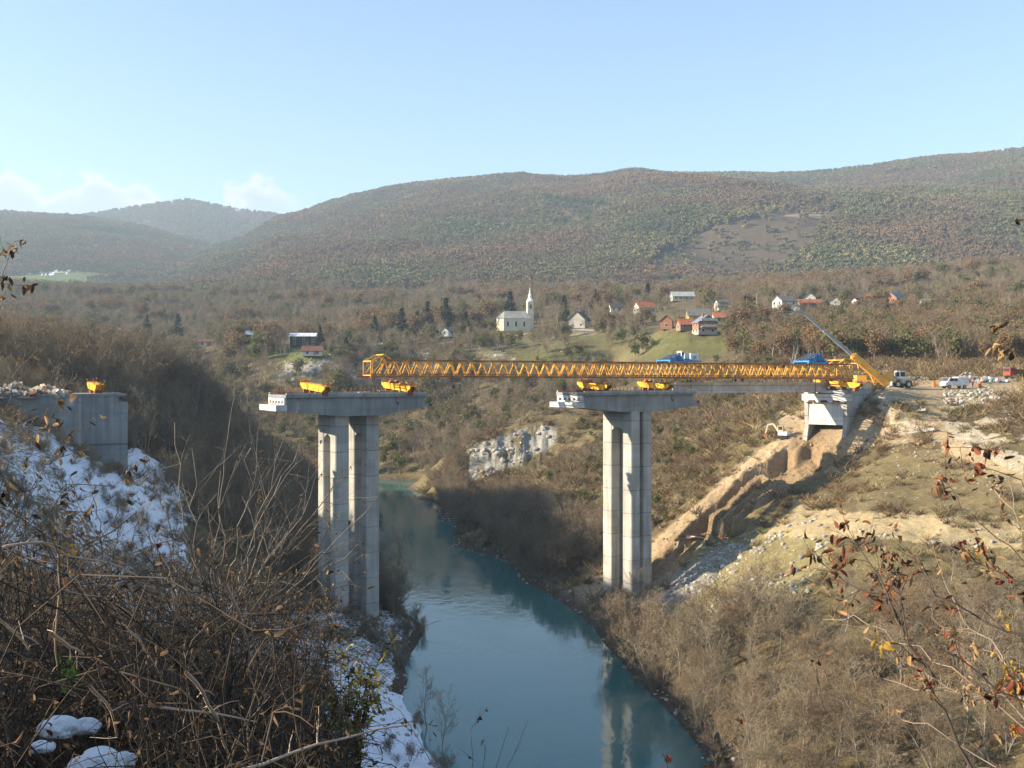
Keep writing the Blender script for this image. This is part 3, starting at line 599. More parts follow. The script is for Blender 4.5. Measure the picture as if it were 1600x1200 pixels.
def hammerhead(t, L1, L2, zc, ze1, ze2, label, notch):
    """balanced cantilever on a pier: haunched box, half joints at both ends, ribbed end wall, slab on top"""
    root = empty('cantilever_deck', B(t, 0, ZD), TH + TD, label, 'bridge deck', 'cantilever deck sections on the piers')
    hw = WD / 2
    # box body
    prof = [(-L1, -.55), (L2, -.55), (L2, -1.55), (L2 + 1.2, -1.6), (L2 + 1.2, ze2), (3.0, zc), (-3.0, zc), (-L1, ze1)]
    mb = MB(); mb.prism([Vector((x, 0, z)) for x, z in prof], (0, -hw + .25, 0), (0, hw - .25, 0))
    body = bridge_obj(mb, 'box_girder', M['concrete_deck'], root)
    # lower lip of the half joint towards the river
    mb = MB(); mb.box((-L1 - .78, 0, ze1 + .42), (1.55, WD - .1, .78)); bridge_obj(mb, 'joint_lip', M['concrete_fresh'], root)
    # ribbed end wall (sunlight put into its whiter colour)
    mb = MB(); zz0 = ze1 + .84; zz1 = -.58; n = 6
    for k in range(n):
        y = -hw + .5 + k * (WD - 1.0) / (n - 1)
        mb.box((-L1 - .17, y, (zz0 + zz1) / 2), (.34, .5, zz1 - zz0 - .02))
    mb.box((-L1 - .14, 0, zz1 - .22), (.28, WD - .6, .4)); mb.box((-L1 - .14, 0, zz0 + .12), (.28, WD - .62, .22))
    bridge_obj(mb, 'ribbed_end_wall', M['concrete_fresh'], root)
    mb = MB()
    for k in range(n - 1):
        y = -hw + .5 + (k + .5) * (WD - 1.0) / (n - 1); mb.box((-L1 - .03, y, (zz0 + zz1) / 2 - .2), (.05, .52, (zz1 - zz0) * .62))
    mb.each('end_wall_recess', M['steel_dark'], root)
    # deck slab with edge kerb
    mb = MB(); mb.box(((L2 - L1) / 2, 0, -.36), (L1 + L2 + .5, WD + .35, .36)); slab = bridge_obj(mb, 'deck_slab', M['concrete_deck'], root)
    mb = MB()
    for s in (-1, 1): mb.box(((L2 - L1) / 2, s * (hw - .02), -.04), (L1 + L2 + .3, .35, .27))
    mb.each('edge_kerb', M['concrete'], slab)
    # formwork panel joints
    mb = MB()
    for x in (-1.6, 6.2): mb.box((x, -hw + .245, (zc - .6) / 2 - .5), (.06, .03, abs(zc) - 1.5))
    mb.each('panel_joint', M['grey_steel'], body)
    if notch:
        mb = MB(); mb.box((L2 - 4.2, -hw + .24, -1.5), (.32, .05, .34)); mb.box((L2 - 4.5, -hw + .24, -1.0), (.1, .04, .9)); mb.box((L2 + .9, -hw + .24, -1.75), (.4, .05, .36))
        mb.each('anchor_pocket', M['steel_dark'], body)
    # starter bars along the edges
    mb = MB(); rr = random.Random(int(t) + 5)
    for s in (-1, 1):
        for k in range(30):
            x = -L1 + .4 + k * (L1 + L2 - .8) / 29
            if rr.random() < .8: mb.bar((x, s * (hw - .35), .09), (x + rr.uniform(-.1, .1), s * (hw - .35 + rr.uniform(-.1, .1)), .12 + rr.uniform(.3, .85)), .06)
    for k in range(14):
        y = -hw + .6 + k * (WD - 1.2) / 13; mb.bar((-L1 + .1, y, .0), (-L1 - rr.uniform(.1, .5), y, rr.uniform(.3, .75)), .05)
    mb.each('starter_bar', M['rust'], root)
    return root
hammerhead(0.0, 10.2, 10.2, -3.15, -2.35, -1.9, 'grey concrete cantilever deck on the left pier, one loose yellow saddle on top', True)
hammerhead(T2, 10.5, 10.5, -3.2, -2.45, -2.3, 'grey concrete cantilever deck on the right pier, carrying two yellow saddles', True)

# things lying on the two decks: timber stacks, rebar bundles, planks
def stack(t, w, L, wd, h, kind, label, group=None, zb=None):
    zb = ZD - .17 if zb is None else zb
    rr = random.Random(int(t * 31 + w * 7)); mb = MB()
    nlay = max(1, int(h / .16))
    if kind == 'rebar':
        for k in range(14): mb.bar((-L / 2 + rr.uniform(0, .4), (rr.random() - .5) * wd, .05 + rr.random() * h), (L / 2 - rr.uniform(0, .4), (rr.random() - .5) * wd, .05 + rr.random() * h), .06)
        m = M['rust']; nm = 'rebar_bundle'; cat = 'rebar'
    else:
        for l in range(nlay):
            for k in range(3): mb.box((rr.uniform(-.15, .15), (k - 1) * wd / 3, .08 + l * .16), (L * rr.uniform(.8, 1), wd / 3.2, .13))
        m = M['wood_pale'] if kind == 'pale' else M['wood']; nm = 'timber_stack'; cat = 'timber'
    o = mb.build(nm, m); o.location = B(t, w, zb); o.rotation_euler = (0, 0, TH + rr.uniform(-.12, .12))
    return tag(o, label, cat, group)
stack(-9.0, -1.5, 2.6, 1.0, .3, 'rebar', 'rusty rebar bundle at the left end of the left deck')
stack(-7.5, 2.0, 3.0, 1.2, .45, 'wood', 'brown timber stack behind the loose yellow saddle on the left deck')
stack(1.5, -2.4, 1.6, .8, .34, 'pale', 'small pale timber stack in the middle of the left deck edge')
stack(3.8, -1.8, 2.6, 1.0, .3, 'rebar', 'rusty rebar bundle right of the middle of the left deck')
stack(6.5, 1.5, 3.5, 1.2, .5, 'wood', 'brown timber stack under the left end of the gantry')
stack(T2 - 8.5, -2.2, 3.6, .9, .4, 'rebar', 'reddish rebar bundle below the left saddle of the right deck')
stack(T2 - .5, -2.0, 3.0, 1.0, .32, 'pale', 'pale timber stack between the two saddles of the right deck')
stack(T2 + 3.2, -2.4, 2.4, .8, .3, 'rebar', 'rusty rebar bundle before the right saddle of the right deck')

# ---- yellow transverse saddles (roller beams) on stands
def saddle(t, label, L=8.2, loaded=True, z=ZD - .17, w0=0.0, first=[None]):
    root = empty('roller_saddle', B(t, w0 + (t - round(t / T2) * T2) * .11 * (t > -12), z), TH + TD, label, 'roller beam', 'yellow roller saddles for the gantry')
    h = .85; root.rotation_euler = (R(3.2), 0, TH + TD)
    for k, (y0, y1) in enumerate(((-L / 2, -L / 6 - .08), (-L / 6 + .08, L / 6 - .08), (L / 6 + .08, L / 2))):
        mb = MB()
        up = [(y0, .55), (y1, .55), (y1, .55 + h), (y0, .55 + h)]
        if k == 0: up = [(y0 + 1.0, .55), (y1, .55), (y1, .55 + h), (y0, .55 + h), (y0, .55 + h * .55)]
        if k == 2: up = [(y0, .55), (y1 - 1.0, .55), (y1, .55 + h * .55), (y1, .55 + h), (y0, .55 + h)]
        for xx in (-.55, .35): mb.prism([Vector((0, a, b)) for a, b in up], (xx, 0, 0), (xx + .2, 0, 0))
        mb.box((0, (y0 + y1) / 2, .55 + h - .06), (.7, (y1 - y0) * .9, .09))
        mb.build('beam_section', M['yellow_saddle'], root)
    mb = MB()
    for y in (-L / 2 + 1.3, -1.2, 1.2, L / 2 - 1.3): mb.box((0, y, .27), (.9, .5, .52))
    mb.each('stand', M['rust'], root)
    rr = random.Random(int(t))
    for s in (-1, 1):
        mb = MB(); y = s * L / 2
        for k in range(5): mb.bar((rr.uniform(-.5, .5), y * .82, .55 + h), (rr.uniform(-.6, .6), y * rr.uniform(.8, 1.05), .55 + h + rr.uniform(.2, .5)), .06)
        mb.bar((-.6, y * .7, .55 + h + .3), (-.6, y * 1.03, .55 + h + .3), .06); mb.bar((.6, y * .7, .55 + h + .45), (.6, y * 1.03, .55 + h + .45), .06); mb.bar((-.6, y * .85, .55 + h - .1), (-.6, y * .85, .55 + h + .5), .06); mb.bar((.6, y * .85, .55 + h - .1), (.6, y * .85, .55 + h + .5), .06); mb.build('guard_bars', M['rust'], root)
    if loaded:
        for s in (-1, 1):
            mb = MB(); mb.box((0, s * 1.95, .55 + h + .12), (1.5, .5, .26)); mb.tube([(-.45, s * 1.95 - .3, .55 + h + .2), (-.45, s * 1.95 + .3, .55 + h + .2)], .22, 10); mb.tube([(.45, s * 1.95 - .3, .55 + h + .2), (.45, s * 1.95 + .3, .55 + h + .2)], .22, 10)
            mb.build('roller_bogie', M['orange_rust'], root)
    return root
saddle(-4.9, 'yellow roller saddle standing free on the left end of the left deck', 10.0, False)
saddle(7.6, 'yellow roller saddle under the left tip of the gantry', 10.2)
saddle(T2 - 6.2, 'yellow roller saddle on the left half of the right deck, below the gantry')
saddle(T2 + 5.4, 'yellow roller saddle on the right half of the right deck, beside the hanging beam')
saddle(T3 + 1.4, 'yellow roller saddle on top of the far right abutment', 10.4, True, ZD + .02, -1.0)
saddle(T0 - 3.5, 'bright yellow roller saddle standing on the left abutment', 7.0, False, ZD + .08)

# ---- launching gantry
def gantry():
    ta, tb = 2.6, 88.0; n = 48; wt = 2.0
    za, zb_ = -0.42, -0.80; H = 2.45
    def zl(t): return za + (zb_ - za) * (t - ta) / (tb - ta)
    root = empty('launching_gantry', B(0, 0, 0), TH, 'long orange yellow steel lattice gantry spanning from the left pier to the right abutment', 'launching gantry')
    L = lambda t, w, z: Vector((t, w, zl(t) + z))
    for s in (-1, 1):
        mb = MB()
        mb.bar(L(ta - .0, s * wt, .14), L(tb, s * wt, .14), .5, .28); mb.bar(L(ta, s * wt, .48), L(tb, s * wt, .48), .16, .14)
        mb.build('bottom_chord', M['orange_rust'], root)
        mb = MB(); mb.bar(L(ta + 2.0, s * wt, H), L(tb - 1, s * wt, H), .42, .24); mb.build('top_chord', M['orange_rust'], root)
        dt = (tb - 1 - ta - 2.4) / n
        for k0 in range(0, n, 7):
            mb = MB()
            for k in range(k0, min(k0 + 7, n)):
                t0 = ta + 2.4 + k * dt
                # each panel: an inverted V of box bars, a gusset at the foot, a short strut
                for e in (-.1, .1):
                    mb.bar(L(t0, s * wt + e, .3), L(t0 + dt / 2, s * wt + e, H - .12), .13, .10)
                    mb.bar(L(t0 + dt / 2, s * wt + e, H - .12), L(t0 + dt, s * wt + e, .3), .11, .10)
                mb.box((t0 + dt / 2, s * wt, zl(t0) + H - .28), (.34, .32, .3)); mb.box((t0, s * wt, zl(t0) + .45), (.36, .32, .3))
                mb.bar(L(t0 + dt * .25, s * wt, H * .48), L(t0 + dt * .75, s * wt, H * .48), .07, .07)
            mb.build('lattice_panel', M['yellow'], root)
    mb = MB()
    for k in range(0, 33):
        t0 = ta + 1.2 + k * (tb - ta - 2.4) / 32
        mb.bar(L(t0, -wt + .2, .2), L(t0, wt - .2, .2), .16, .16)
        if k < 32: mb.bar(L(t0, -wt + .2, .3), L(t0 + (tb - ta - 2.4) / 32, wt - .2, .3), .09, .09)
    mb.build('floor_bracing', M['orange_rust'], root)
    mb = MB()
    for k in range(0, 25):
        t0 = ta + 3 + k * (tb - ta - 6) / 24
        mb.bar(L(t0, -wt + .2, H - .05), L(t0, wt - .2, H - .05), .1, .1)
    mb.build('top_bracing', M['orange_rust'], root)
    # end portals with a peaked head frame
    for t0, d in ((ta, 1), (tb, -1)):
        mb = MB()
        for s in (-1, 1):
            p = lambda x, z: L(t0 + d * x, s * wt, z)
            mb.bar(p(.1, .2), p(.1, H - .15), .14); mb.bar(p(.1, H - .15), p(2.0, H + .8), .14); mb.bar(p(2.0, H + .8), p(3.2, H), .14); mb.bar(p(.1, H - .2), p(1.5, H - .25), .1); mb.bar(p(1.4, .2), p(1.5, H - .25), .12); mb.bar(p(1.5, H - .25), p(2.0, H + .75), .1)
            mb.bar(p(.2, .25), p(1.5, H - .35), .1); mb.bar(p(3.2, H - .1), p(1.9, .3), .12)
        for x, z in ((.1, H - .15), (2.0, H + .8), (.1, .3)): mb.bar(L(t0 + d * x, -wt, z), L(t0 + d * x, wt, z), .14)
        mb.build('end_portal', M['yellow'], root)
    # launching nose rail poking out at the left, outrigger at the right
    mb = MB(); mb.bar(L(ta - 1.6, 0, .1), L(ta + 1, 0, .1), .5, .2); mb.build('nose_rail', M['rust'], root)
    mb = MB()
    for s in (-1, 1):
        q = [L(tb - 2.6, s * 1.1, H), L(tb - 1.2, s * 1.1, H + 1.0), L(tb - .4, s * 1.1, H + 1.05), L(tb + 1.8, s * 1.1, H + .3), L(tb + 2.0, s * 1.1, H - .9)]
        for a, b in zip(q, q[1:]): mb.bar(a, b, .17)
    mb.bar(L(tb + 1.8, -1.1, H + .3), L(tb + 1.8, 1.1, H + .3), .15); mb.build('rear_outrigger', M['yellow'], root)
    return zl, H
zl, GH = gantry()

# ---- trolleys on top of the gantry
def trolley(t, label, box, k_=1.0):
    z = zl(t) + GH + .12
    root = empty('winch_trolley', B(t, 0, z), TH, label, 'winch trolley', 'blue winch trolleys on the gantry')
    root.scale = (k_, 1, k_)
    mb = MB()
    for s in (-1, 1): mb.box((0, s * 1.95, .2), (4.4, .3, .34)); mb.box((-1.6, s * 1.95, .46), (.7, .36, .16))
    mb.box((-1.9, 0, .42), (.3, 4.2, .28)); mb.box((1.9, 0, .42), (.3, 4.2, .28)); mb.build('trolley_frame', M['blue'], root)
    mb = MB(); r = random.Random(int(t))
    # raking pile of blue bars and cross girders, open between the layers
    for k in range(7):
        z0 = .6 + k * .19; x0 = -2.1 + k * .42; x1 = 1.5 - k * .07
        for y in (-1.5, -.5, .5, 1.5): mb.bar((x0 + r.uniform(-.15, .15), y, z0), (x1 + r.uniform(-.1, .2), y * .95, z0 + r.uniform(-.03, .03)), .13, .10)
        mb.cur = 1
        for x in np.linspace(x0 + .2, x1 - .1, 4): mb.bar((x, -1.62 + .1 * k, z0 + .095), (x, 1.62 - .1 * k, z0 + .095), .22, .07)
        mb.cur = 0
    for s in (-1, 1):
        mb.bar((1.3, s * 1.3, .5), (.9, s * 1.1, 1.95), .14); mb.bar((1.9, s * 1.4, .55), (.9, s * 1.1, 1.95), .12)
    mb.build('winch_stack', [M['blue'], M['steel_dark']], root)
    mb = MB(); mb.tube([(.4, -1.1, .9), (.4, 1.1, .9)], .42, 12); mb.build('winch_drum', M['grey_steel'], root)
    if box:
        mb = MB(); mb.box((2.4, 0, 1.5), (.75, 1.4, 2.1)); mb.build('control_cabin', M['white'], root, bevel=.05)
        mb = MB(); mb.box((2.4, -.72, 1.9), (.5, .05, .7)); mb.box((2.01, 0, 1.9), (.05, 1.0, .7)); mb.build('cabin_window', M['glass'], root)
        mb = MB(); mb.box((4.3, 0, .28), (3.6, 4.1, .3)); mb.box((3.4, 0, .62), (.9, 2.4, .38)); mb.build('platform', M['blue'], root)
        mb = MB(); mb.box((4.9, -.3, 1.25), (2.0, 2.0, 1.5)); mb.build('generator_box', M['white'], root, bevel=.06)
        mb = MB(); mb.box((4.9, -1.32, 1.1), (.9, .05, .7)); mb.build('louvre', M['grey_steel'], root)
    return root
trolley(53.0, 'blue winch trolley with white cabin and white generator box on the gantry', True, .72)
trolley(80.6, 'blue winch trolley without cabin at the right end of the gantry', False, .95)

# ---- concrete beam hanging from the gantry between the right pier and the abutment
g = MB()
pr = [(-.42, 0), (.42, 0), (.42, .28), (.12, .45), (.12, 1.15), (.55, 1.3), (.55, 1.5), (-.55, 1.5), (-.55, 1.3), (-.12, 1.15), (-.12, .45), (-.42, .28)]
g.prism([Vector((0, a, b)) for a, b in pr], (-15.6, 0, 0), (15.6, 0, 0))
root = empty('precast_beam', B(69.6, 1.2, -3.05), TH, 'long grey precast concrete beam with pale top hanging below the gantry', 'concrete beam')
g.build('beam', M['concrete_fresh'], root)
mb = MB(); mb.box((0, -.05, 1.60), (31.0, 1.2, .2)); mb.build('screed_strip', M['concrete_fresh'], root)
mb = MB()
for x in (-12.5, 12.5):
    for y in (-.5, .5): mb.bar((x, y, 1.5), (x, y, 2.35), .07)
    mb.bar((x, -.7, -.06), (x, .7, -.06), .16)
    for y in (-.62, .62): mb.bar((x, y, -.06), (x, y, 2.35), .06)
mb.build('hanger_rods', M['steel_dark'], root)

# ---- right abutment
def abutment_right():
    root = empty('bridge_abutment', B(T3, 0, ZD), TH + R(25), 'white sunlit concrete abutment with long grey wing wall on the right slope', 'bridge abutment')
    hw = 3.9
    zf = GN_(T3 - .5, 0) - ZD                                   # ground at the toe
    mb = MB(); mb.box((.45, 0, -4.0), (.9, 2 * hw - 1.5, 4.1)); mb.build('front_wall', M['concrete_fresh'], root)
    for s in (-1, 1):                                           # tapering side walls reaching down the slope and back into the hill
        y0 = s * (hw - .75); y1 = s * hw
        prof = [(-.25, -2.0), (.0, -6.0), (-1.0, zf - 1.2), (2.5, zf + .6), (8.5, -4.6), (13.5, -1.8), (15.5, -.3), (15.5, -.02), (-.25, -.02)]
        mb = MB(); mb.prism([Vector((x, 0, z)) for x, z in prof], (0, min(y0, y1), 0), (0, max(y0, y1), 0)); mb.build('wing_wall', M['concrete'], root)
    mb = MB(); mb.box((.35, 0, -1.35), (2.0, 2 * hw + .5, 1.15)); mb.build('bearing_beam', M['concrete_fresh'], root, bevel=.03)
    mb = MB(); mb.box((.9, 0, -.38), (1.4, 2 * hw + .0, .5)); mb.build('back_wall', M['concrete_fresh'], root)
    mb = MB()
    for k in range(3): mb.box((-.68, -2.2 + k * 2.2, -1.98), (.18, 1.0, .34))
    mb.each('bearing_recess', M['steel_dark'], root)
    mb = MB()
    for k in range(4): mb.box((-.35, -3.3 + k * 2.2, -2.06), (.7, .75, .28))
    mb.each('bearing_plinth', M['concrete_fresh'], root)
    mb = MB(); mb.box((7.9, 0, .0), (13.0, 2 * hw - 1.6, .3)); mb.build('approach_slab', M['concrete_deck'], root)
abutment_right()

# ---- left abutment
def abutment_left():
    root = empty('bridge_abutment', B(T0, 0, ZD), TH + R(3), 'grey shaded concrete abutment at the left edge above the snowy slope', 'bridge abutment')
    hw = 3.75
    prof = [(0, -.9), (0, -14.5), (-6, -11.0), (-13, -4.6), (-17, -1.6), (-22, -.8), (-22, -.02), (-1.1, -.02), (-1.1, -.9)]
    mb = MB(); mb.prism([Vector((x, 0, z)) for x, z in prof], (0, -hw, 0), (0, -hw + .9, 0)); w = mb.build('wing_wall', M['concrete_deck'], root)
    mb = MB(); mb.prism([Vector((x, 0, z)) for x, z in prof], (0, hw - .9, 0), (0, hw, 0)); mb.build('wing_wall', M['concrete_deck'], root)
    mb = MB(); mb.box((-.62, 0, -8), (1.2, 2 * hw - 1.82, 14.1)); mb.build('front_wall', M['concrete_deck'], root)
    mb = MB(); mb.box((-11, 0, .02), (21.6, 2 * hw + .3, .3)); mb.build('deck_slab', M['concrete_deck'], root)
    mb = MB(); mb.box((-5.7, -hw - .015, -4.2), (.3, .05, 8.0)); mb.box((-1.9, -hw - .012, -4.5), (.08, .04, 8.6)); mb.each('wall_joint', M['concrete'], w)
    mb = MB(); mb.box((-6.9, -hw - .02, -.9), (.9, .06, .8)); mb.build('wall_recess', M['grey_steel'], w)
abutment_left()

# ================================================================== MACHINES AND PEOPLE
GROUND = lambda x, y: h1(x, y)
def on(px, D, dz=0.0):
    x = (px - 800) / F * D; return Vector((x, D, h1(x, D) + dz))
def facing(v, rz): return rz

def wheel(parent, c, r, w, rim=None):
    mb = MB(); mb.tube([(c[0], c[1] - w / 2, c[2]), (c[0], c[1] + w / 2, c[2])], r, 16); o = mb.build('wheel', M['rubber'], parent)
    mb = MB(); mb.tube([(c[0], c[1] - w / 2 - .02, c[2]), (c[0], c[1] + w / 2 + .02, c[2])], r * .55, 12); mb.build('rim', rim or M['grey_steel'], o)
    return o

def crane():
    base = on(1405, 202); base.z = max(base.z, ZD)
    D = 198.0; A = at(1384, 601, D); K = at(1333, 556, D - 1.0); T = at(1249, 483, D - 3.0)
    rz = math.atan2(-(T - A).y, -(T - A).x)
    root = empty('mobile_crane', (A.x + 1.0, A.y + 1.2, GROUND(A.x + 1.0, A.y + 1.2)), 0, 'yellow mobile crane with long raised boom by the right abutment', 'crane')
    o = root.location; q = lambda p: Vector(p) - o
    mb = MB(); mb.box((-2.4, .4, .95), (7.5, 2.4, .5)); mb.box((-5.2, .4, 1.6), (1.8, 2.3, 1.0)); mb.build('chassis', M['yellow'], root, bevel=.04)
    for x in (-5.4, -4.1, -1.2, .1): wheel(root, (x, -.85, .5), .5, .4); wheel(root, (x, 1.65, .5), .5, .4)
    mb = MB(); mb.box((-.8, .4, 1.7), (2.4, 2.2, 1.0)); mb.box((.2, .4, 1.7), (.9, 2.3, 1.0)); mb.build('turntable', M['yellow'], root, bevel=.05)
    mb = MB(); mb.box((-2.3, -.9, 1.9), (1.4, .9, 1.4)); mb.build('cab', M['cream'], root, bevel=.06)
    mb = MB(); mb.box((-2.3, -1.37, 2.15), (1.1, .04, .7)); mb.build('cab_window', M['glass'], root)
    mb = MB(); a, k = q(A) + Vector((.5, 0, -.3)), q(K); mb.bar(a, k, 1.0, 1.2); mb.box(tuple(k + Vector((-.1, 0, .05))), (.5, .9, .6)); mb.build('boom_base', M['yellow'], root)
    mb = MB(); d = (q(T) - k); mb.bar(k + d * 0.02, k + d * .55, .5, .58); mb.bar(k + d * .55, q(T), .36, .42); mb.build('boom_extension', M['grey_steel'], root)
    mb = MB(); tp = q(T); mb.bar(tp, tp + Vector((-.7, 0, .1)), .5, .6); mb.tube([tp + Vector((-.7, -.2, -.1)), tp + Vector((-.7, .2, -.1))], .28, 10); mb.build('boom_head', M['grey_steel'], root)
    mb = MB(); mb.bar(a + Vector((-2.2, 0, -.2)), a + (k - a) * .55 + Vector((0, 0, -.3)), .28); mb.build('lift_cylinder', M['yellow'], root)
crane()

def loader():
    p = on(1405, 199); root = empty('wheel_loader', p, R(200), 'cream wheel loader with white cab parked right of the crane', 'loader')
    mb = MB(); mb.box((-1.1, 0, 1.25), (2.2, 1.9, .9)); mb.box((.9, 0, 1.05), (1.8, 1.5, .6)); mb.build('body', M['cream'], root, bevel=.08)
    mb = MB(); mb.box((-.2, 0, 2.35), (1.3, 1.5, 1.5)); mb.build('cab', M['white'], root, bevel=.06)
    mb = MB()
    for s in (-1, 1): mb.box((-.2, s * .76, 2.5), (1.0, .04, .8))
    mb.box((.46, 0, 2.5), (.04, 1.2, .8)); mb.box((-.86, 0, 2.5), (.04, 1.2, .8)); mb.build('cab_window', M['glass'], root)
    for x in (-1.2, 1.2):
        for s in (-1, 1): wheel(root, (x, s * .95, .7), .7, .5, M['cream'])
    mb = MB()
    for s in (-1, 1): mb.bar((.7, s * .5, 1.4), (2.5, s * .5, .7), .22)
    mb.build('lift_arm', M['cream'], root)
    mb = MB(); mb.prism([Vector((2.3, 0, .2)), Vector((3.3, 0, .15)), Vector((3.3, 0, .25)), Vector((2.6, 0, .5)), Vector((2.5, 0, 1.2)), Vector((2.3, 0, 1.2))], (0, -1.2, 0), (0, 1.2, 0)); mb.build('bucket', M['grey_steel'], root)
loader()

def van():
    p = on(1490, 203); root = empty('pickup_truck', p, R(192), 'white crew cab truck with canvas load bed on the site platform', 'truck')
    body = [(-2.6, .5), (2.25, .5), (2.35, .95), (1.85, 1.35), (1.35, 2.0), (-.3, 2.0), (-.3, 1.2), (-2.6, 1.2)]
    mb = MB(); mb.prism([Vector((x, 0, z)) for x, z in body], (0, -.9, 0), (0, .9, 0)); mb.build('body', M['white'], root, bevel=.06)
    mb = MB(); mb.box((-1.5, 0, 1.62), (2.3, 1.84, 1.1)); mb.build('load_cover', M['white'], root, bevel=.1)
    mb = MB()
    for s in (-1, 1): mb.box((.95, s * .905, 1.62), (.8, .02, .5)); mb.box((.12, s * .905, 1.62), (.65, .02, .5))
    mb.build('side_window', M['glass'], root)
    mb = MB(); mb.prism([Vector((1.86, 0, 1.38)), Vector((1.40, 0, 1.95)), Vector((1.43, 0, 1.97)), Vector((1.89, 0, 1.40))], (0, -.78, 0), (0, .78, 0)); mb.build('windscreen', M['glass'], root)
    for s in (-1, 1):
        mb = MB(); mb.box((2.33, s * .65, .85), (.05, .3, .18)); mb.build('headlight', M['grey_steel'], root)
    mb = MB(); mb.box((2.3, 0, .58), (.15, 1.7, .2)); mb.build('bumper', M['grey_steel'], root)
    for x in (-1.7, 1.45):
        for s in (-1, 1): wheel(root, (x, s * .82, .35), .35, .24)
van()

def excavator():
    q = B(79.5, 6.4, 0); p = Vector((q.x, q.y, h1(q.x, q.y) + .05)); root = empty('mini_excavator', p, R(150), 'small white excavator with dark bucket on the bank left of the abutment', 'excavator')
    for s in (-1, 1):
        mb = MB(); mb.prism([Vector((-1.0, 0, .05)), Vector((1.0, 0, .05)), Vector((1.2, 0, .28)), Vector((1.0, 0, .5)), Vector((-1.0, 0, .5)), Vector((-1.2, 0, .28))], (0, s * .75 - .2, 0), (0, s * .75 + .2, 0)); mb.build('track', M['rubber'], root)
    mb = MB(); mb.box((-.3, 0, .95), (1.7, 1.5, .7)); mb.build('body', M['white'], root, bevel=.08)
    mb = MB(); mb.box((.1, .35, 1.75), (1.0, .8, 1.1)); mb.build('cab', M['cream'], root, bevel=.05)
    mb = MB(); mb.box((.1, .76, 1.9), (.7, .03, .6)); mb.box((.61, .35, 1.9), (.03, .6, .6)); mb.build('cab_window', M['glass'], root)
    mb = MB(); q = [(.5, -.2, 1.0), (1.6, -.2, 2.6), (2.6, -.2, 2.4)]
    mb.bar(q[0], q[1], .28); mb.bar(q[1], q[2], .26); mb.build('boom', M['cream'], root)
    mb = MB(); mb.bar(q[2], (3.0, -.2, .9), .2); mb.build('dipper_arm', M['cream'], root)
    mb = MB(); mb.prism([Vector((2.8, 0, .9)), Vector((3.2, 0, .9)), Vector((3.1, 0, .3)), Vector((2.7, 0, .25)), Vector((2.5, 0, .6))], (0, -.5, 0), (0, .1, 0)); mb.build('bucket', M['rust'], root)
excavator()

def dumper():
    p = on(1590, 222); root = empty('dump_truck', p, R(195), 'red tipper truck at the right edge of the site', 'truck')
    mb = MB(); mb.box((1.9, 0, 1.5), (1.5, 2.1, 1.7)); mb.build('cab', M['red'], root, bevel=.1)
    mb = MB(); mb.box((2.66, 0, 1.85), (.03, 1.7, .65))
    for s in (-1, 1): mb.box((2.0, s * 1.06, 1.85), (.8, .03, .55))
    mb.build('cab_window', M['glass'], root)
    mb = MB(); mb.prism([Vector((-3.2, 0, .9)), Vector((1.0, 0, .9)), Vector((1.1, 0, 2.0)), Vector((-3.6, 0, 1.8))], (0, -1.1, 0), (0, 1.1, 0)); mb.build('tipper_body', M['rust'], root)
    mb = MB(); mb.box((-.4, 0, .72), (6.2, 1.0, .25)); mb.build('chassis', M['steel_dark'], root)
    for x in (-2.4, -1.2, 1.9):
        for s in (-1, 1): wheel(root, (x, s * .9, .5), .5, .35)
dumper()

